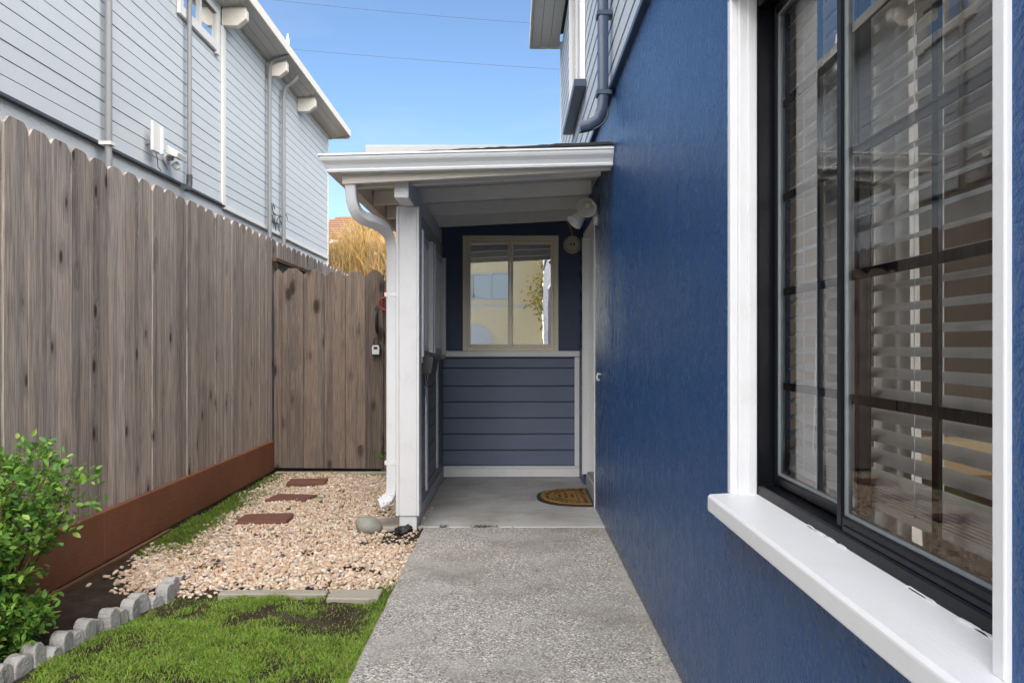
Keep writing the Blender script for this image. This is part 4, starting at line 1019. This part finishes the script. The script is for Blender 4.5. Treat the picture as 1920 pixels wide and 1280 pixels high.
box('gutter', 'cream_fascia', nr, .366, .392, NY0-.3, NY1+.38, 5.565, 5.70, .004); box('end_fascia', 'cream_fascia', nr, -2, .364, NY1+.362, NY1+.385, 5.53, 5.72, .004)
for y in (-2.6, -0.8, 1.0, 2.8, 4.6, 6.4, 8.2, 10.05, 11.92, 13.70, 15.5)[:-1]:
    MB().prism([(0.004,5.285),(.20,5.285),(.315,5.375),(.315,5.50),(.004,5.50)], 1, y-.055, y+.055).build('beam_end', 'cream_fascia', nr, bevel=.006)
    MB().box(.006,.30,y-.02,y+.02,5.501,5.53).build('packing', 'cream_fascia', nr)
# short window under the eave
nw = MB()
y0, y1, z0, z1 = 8.62, 9.83, 4.865, 5.40
for (a, b, c, d) in ((y0,y0+.10,z0,z1),(y1-.10,y1,z0-.03,z1),(y0+.10,y1-.10,z0,z0+.11),(y0+.10,y1-.10,z1-.07,z1)): nw.box(0.004, .045, a, b, c, d)
nw = nw.build('window', 'house_white', nb, bevel=.004)
box('mullion', 'house_white', nw, .004, .036, 9.20, 9.26, z0+.11, z1-.07)
for a, b in ((y0+.10, 9.20), (9.26, y1-.10)): box('pane', 'porch_glass', nw, .006, .012, a, b, z0+.11, z1-.07)
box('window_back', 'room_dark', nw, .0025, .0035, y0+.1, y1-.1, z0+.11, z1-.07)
# rain pipes
def pipe(name, pts, r, mat='pipe_grey'): return MB().tube(pts, r, 12).build(name, mat, nb, smooth=True)
d = pipe('downpipe', [(.075,7.0,5.6),(.075,7.0,4.2),(.075,7.0,2.2)], .031); box('strap', 'house_white', d, .01, .12, 6.955, 7.045, 3.0, 3.03)
d = pipe('downpipe', [(.075,8.80,5.6),(.075,8.80,4.0),(.075,8.80,3.10)], .026)
MB().tube([(.075,8.80,3.13)]+[tuple(p) for p in bez([(.075,8.80,3.08),(.075,8.80,2.97),(.075,8.76,2.945),(.075,8.62,2.955)],8)], .033, 12).build('elbow', 'pipe_dark', d, smooth=True)
d = pipe('downpipe', bez([(.36,11.80,5.60),(.34,11.80,5.50),(.10,11.80,5.56),(.075,11.80,5.40)],10)+[(.075,11.80,4.2),(.075,11.80,2.5)], .031)
d = pipe('downpipe', bez([(.30,12.55,5.52),(.20,12.55,5.32),(.07,12.55,5.42),(.075,12.55,5.15)],10)+[(.075,12.55,4.2),(.075,12.55,2.3)], .033)
mt = thing('antenna_spike', 'small white spike rising from the gutter of the pale neighbour house', 'vent pipe', (-3.6+.37-.135, 11.72, 5.70))
MB().tube([(0,0,0),(0,0,.07),(0,0,.16)], [.030,.024,.008], 10).build('spike', 'house_white', mt, smooth=True)
# little things screwed to the siding
def on_wall(y, z, out=0.0): return (-3.6+out-0.0115*y, y, z)
bx = thing('antenna_box', 'white antenna panel standing off the pale siding above the fence', 'antenna', on_wall(7.90, 3.30, .05), 0.0115)
box('panel', 'house_white', bx, .03, .06, -.09, .09, -.14, .16, .008); box('bracket', 'pipe_grey', bx, -.045, .03, -.02, .02, -.06, -.02); box('side_reflector', 'lock_silver', bx, .061, .10, .05, .085, -.15, .13, .006)
MB().tube([(.02,.04,-.10),(.02,.10,-.18),(-.02,.2,-.24),(-.03,.30,-.26)], .004, 5).build('lead', 'black_plastic', bx)
fx = thing('security_light', 'white security floodlight with sensor on the pale siding beside the elbow pipe', 'floodlight', on_wall(8.33, 3.21, .01), 0.0115)
MB().prism([(.05,.02),(.17,-.03),(.19,.03),(.07,.10)], 1, -.13, .10).build('lamp_housing', 'house_white', fx, bevel=.006); MB().lathe([(0,0),(.055,.01),(.055,.03),(0,.03)], (-.005,0,-.02), (1,0,0), 14).build('wall_plate', 'house_white', fx)
box('arm', 'pipe_grey', fx, .02, .08, -.02, .02, -.03, .02); MB().lathe([(0,-.05),(.035,-.045),(.04,0),(.03,.03),(0,.035)], (.09,.07,-.08), (.5,.2,-.8), 12).build('motion_sensor', 'house_white', fx, smooth=True)
# tangle of wires by the pipes
tw = MB(); rr = random.Random(4)
for k in range(9):
    pts = []; p = Vector((.04, 12.05+rr.uniform(-.1,.1), 3.25+rr.uniform(-.1,.15)))
    for j in range(9): pts.append(p.copy()); p += Vector((rr.gauss(0,.015), rr.gauss(.03,.06), rr.gauss(-.015,.07)))
    tw.tube(pts, .006, 5)
o = tw.build('wire_tangle', 'pipe_dark', None, org=(0,12.2,3.2)); o.location = Vector(on_wall(12.2, 3.2)); tag(o, 'tangle of dark wires between two grey rain pipes on the pale siding', 'wires')

# ------------------------------------------------------------------ beyond the gate
def reed_bush(name, x0, x1, y0, y1, ztop, n, label):
    t = thing(name, label, 'bush', ((x0+x1)/2, (y0+y1)/2, -0.1)); cx, cy = (x0+x1)/2, (y0+y1)/2
    V = []; Fc = []; C = []
    def stem(p, d, L, r, c):
        o = len(V); q = p.copy(); d = d.normalized()
        for j in range(4):
            rr_ = r*(1-.25*j)
            V.extend([(q.x+rr_,q.y,q.z),(q.x-rr_*.5,q.y+rr_*.87,q.z),(q.x-rr_*.5,q.y-rr_*.87,q.z)]); C.extend([c]*3)
            d = (d + Vector((random.gauss(0,.16), random.gauss(0,.16), random.gauss(.02,.10)))).normalized(); q = q + d*L/3
        for j in range(3):
            for k in range(3): Fc.append((o+j*3+k, o+j*3+(k+1) % 3, o+j*3+3+(k+1) % 3, o+j*3+3+k))
    for _ in range(n):
        bx_ = random.uniform(x0, x1)-cx; by_ = random.uniform(y0, y1)-cy
        crown = ztop*(0.86 + 0.13*mnoise.noise(((bx_+cx)*1.6, (by_+cy)*1.2, 4)))*(1-0.2*abs(bx_/((x1-x0)/2))**3)
        zt = crown*(1-0.42*random.random()**1.8); L = random.uniform(.35, 1.1)
        tt = random.uniform(.6,1.2); u_ = random.random()
        c = (0.80*tt,0.53*tt,0.22*tt) if u_ < .6 else ((0.55*tt,0.35*tt,0.13*tt) if u_ < .8 else ((0.80*tt,0.66*tt,0.42*tt) if u_ < .93 else (0.62*tt,0.50*tt,0.08*tt)))
        p = Vector((bx_, by_, zt-L)); d = Vector((random.gauss(0,.30), random.gauss(0,.30), 1))
        stem(p, d, L, random.uniform(.006,.012), c)
        for _ in range(3):
            f_ = random.uniform(.2,.9); stem(p+d.normalized()*L*f_, Vector((random.gauss(0,.8), random.gauss(0,.8), random.uniform(.2,1))), random.uniform(.12,.4), .005, c)
    link('stems', arr_mesh('stems', V, Fc, 'reed', np.array(C)), t)
    # a few main limbs
    m = MB()
    for k in range(14):
        x = random.uniform(x0, x1)-cx; y = random.uniform(y0, y1)-cy; m.tube([(x,y,0),(x+random.gauss(0,.12),y,ztop*.45),(x+random.gauss(0,.25),y,ztop*.88)], [.035,.022,.008], 6)
    m.build('limb', 'bark', t)
reed_bush('dry_bush', -4.75, -2.55, 18.0, 19.6, 4.75, 6200, 'golden dry twiggy bush rising above the gate, lit by the sun')
fh = thing('far_house', 'distant house with brown tiled hip roof behind the golden bush', 'house', (-6.05, 30.0, 0))
box('wall', 'house_white', fh, -2.6, 2.6, 0, 5, -.1, 5.15)
roofm = MB().add([(-3.0,-.4,5.15),(3.0,-.4,5.15),(3.0,5.4,5.15),(-3.0,5.4,5.15),(-1.1,2.5,6.55),(1.1,2.5,6.55)], [(0,1,5,4),(1,2,5),(2,3,4,5),(3,0,4),(3,2,1,0)])
hr = roofm.build('roof', 'tile_brown', fh, org=(0,0,0))
nR = 11
for k in range(nR):
    u = k/nR; u2 = u+.55/nR; a = -3.0+1.9*u; y = -.4+2.9*u; z = 5.15+1.40*u
    y2 = -.4+2.9*u2; z2 = 5.15+1.40*u2
    MB().add([(a,y-.03,z+.055),(-a,y-.03,z+.055),(-a,y2,z2+.02),(a,y2,z2+.02),(a,y-.03,z+.005),(-a,y-.03,z+.005)], [(0,1,2,3),(4,5,1,0)]).build('tile_course', 'tile_brown', hr)
box('gutter', 'house_white', fh, -3.05, 3.05, -.52, -.42, 5.06, 5.18)

# power lines
def wire(p0, p1, sag, lab):
    p0, p1 = Vector(p0), Vector(p1); pts = [p0.lerp(p1, t)-Vector((0,0,sag*4*t*(1-t))) for t in np.linspace(0,1,24)]
    o = MB().tube(pts, .008, 5).build('power_line', 'black_plastic', None); tag(o, lab, 'power line', 'power lines across the sky')
def sky_pt(px, py, Y): return ((px-CX)/F*Y, Y, H-(py-CY)/F*Y)
wire(sky_pt(330,-22,40), sky_pt(1250,58,36), .25, 'upper thin power line crossing the blue sky'); wire(sky_pt(330,72,42), sky_pt(1250,142,38), .15, 'lower thin power line crossing the blue sky')

# ------------------------------------------------------------------ across the street (seen reflected in the windows)
oh = thing('opposite_house', 'cream house with sunlight in its colour across the street, seen reflected in the porch window', 'house', (-2.6, -20.0, 0))
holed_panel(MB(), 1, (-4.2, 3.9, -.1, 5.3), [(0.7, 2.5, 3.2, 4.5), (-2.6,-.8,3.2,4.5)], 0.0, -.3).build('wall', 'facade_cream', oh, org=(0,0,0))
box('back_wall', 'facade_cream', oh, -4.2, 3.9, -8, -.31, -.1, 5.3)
for a in (0.7, -2.6):
    m = MB()
    for (p_, q_, c, d) in ((a,a+.09,3.2,4.5),(a+1.71,a+1.8,3.2,4.5),(a+.09,a+1.71,3.2,3.29),(a+.09,a+1.71,4.41,4.5),(a+.86,a+.94,3.29,4.41)): m.box(p_, q_, -.14, -.06, c, d)
    w_ = m.build('window', 'house_white', oh); box('pane', 'window_glass', w_, a+.09, a+1.71, -.12, -.115, 3.29, 4.41); box('blind', 'blind_white', w_, a+.12, a+1.68, -.22, -.21, 3.29, 4.41)
MB().prism([(-4.6,5.3),(4.5,5.3),(4.5,5.45),(-.1,6.6),(-4.6,5.45)], 1, -8.3, .45).build('roof', 'tile_brown', oh)
box('band', 'house_white', oh, -4.25, 3.95, .001, .06, 2.85, 2.98)
pts = [(-1.6,-.05)]+[(0.0+1.7*math.cos(a), 1.55+.75*math.sin(a)) for a in np.linspace(math.pi, 0, 14)]+[(1.7,-.05)]
MB().prism(pts[1:-1]+[(1.7,-.05),(-1.7,-.05)], 1, .002, .03).build('garage_door', 'house_white', oh)
def tree(loc, hgt, rad, lab, seed):
    t = thing('leafy_tree', lab, 'tree', loc); rr = random.Random(seed); m = MB(); lv = []
    m.tube([(0,0,-.2),(.05,0,hgt*.3),(0,.1,hgt*.6),(.1,0,hgt*.9)], [.2,.16,.10,.03], 8)
    for k in range(40):
        z = hgt*rr.uniform(.25,.95); a = rr.uniform(0,6.28); L = rad*rr.uniform(.5,1)*(1.1-.5*z/hgt); e = Vector((math.cos(a)*L, math.sin(a)*L, z+L*.3))
        m.tube([(0,0,z-.2), Vector((e.x*.5,e.y*.5,z+L*.1)), e], [.05,.03,.01], 5)
        for _ in range(260): lv.append((e*rr.uniform(.65,1.0)+Vector((rr.gauss(0,.35),rr.gauss(0,.35),rr.gauss(0,.3)+z*.2)), Vector((rr.gauss(0,1),rr.gauss(0,1),rr.gauss(-.2,.7)))))
    m.build('trunk', 'bark', t, org=(0,0,0)); V, Fc, C = leaf_cloud(lv, (.14,.26), [(0.42,0.36,0.07),(0.55,0.40,0.08),(0.28,0.28,0.06)])
    link('crown', arr_mesh('crown', V, Fc, 'leaf', C), t)
tree((2.45, -18.2, 0), 6.8, 1.7, 'yellow-green street tree across the street beside the cream house', 2)
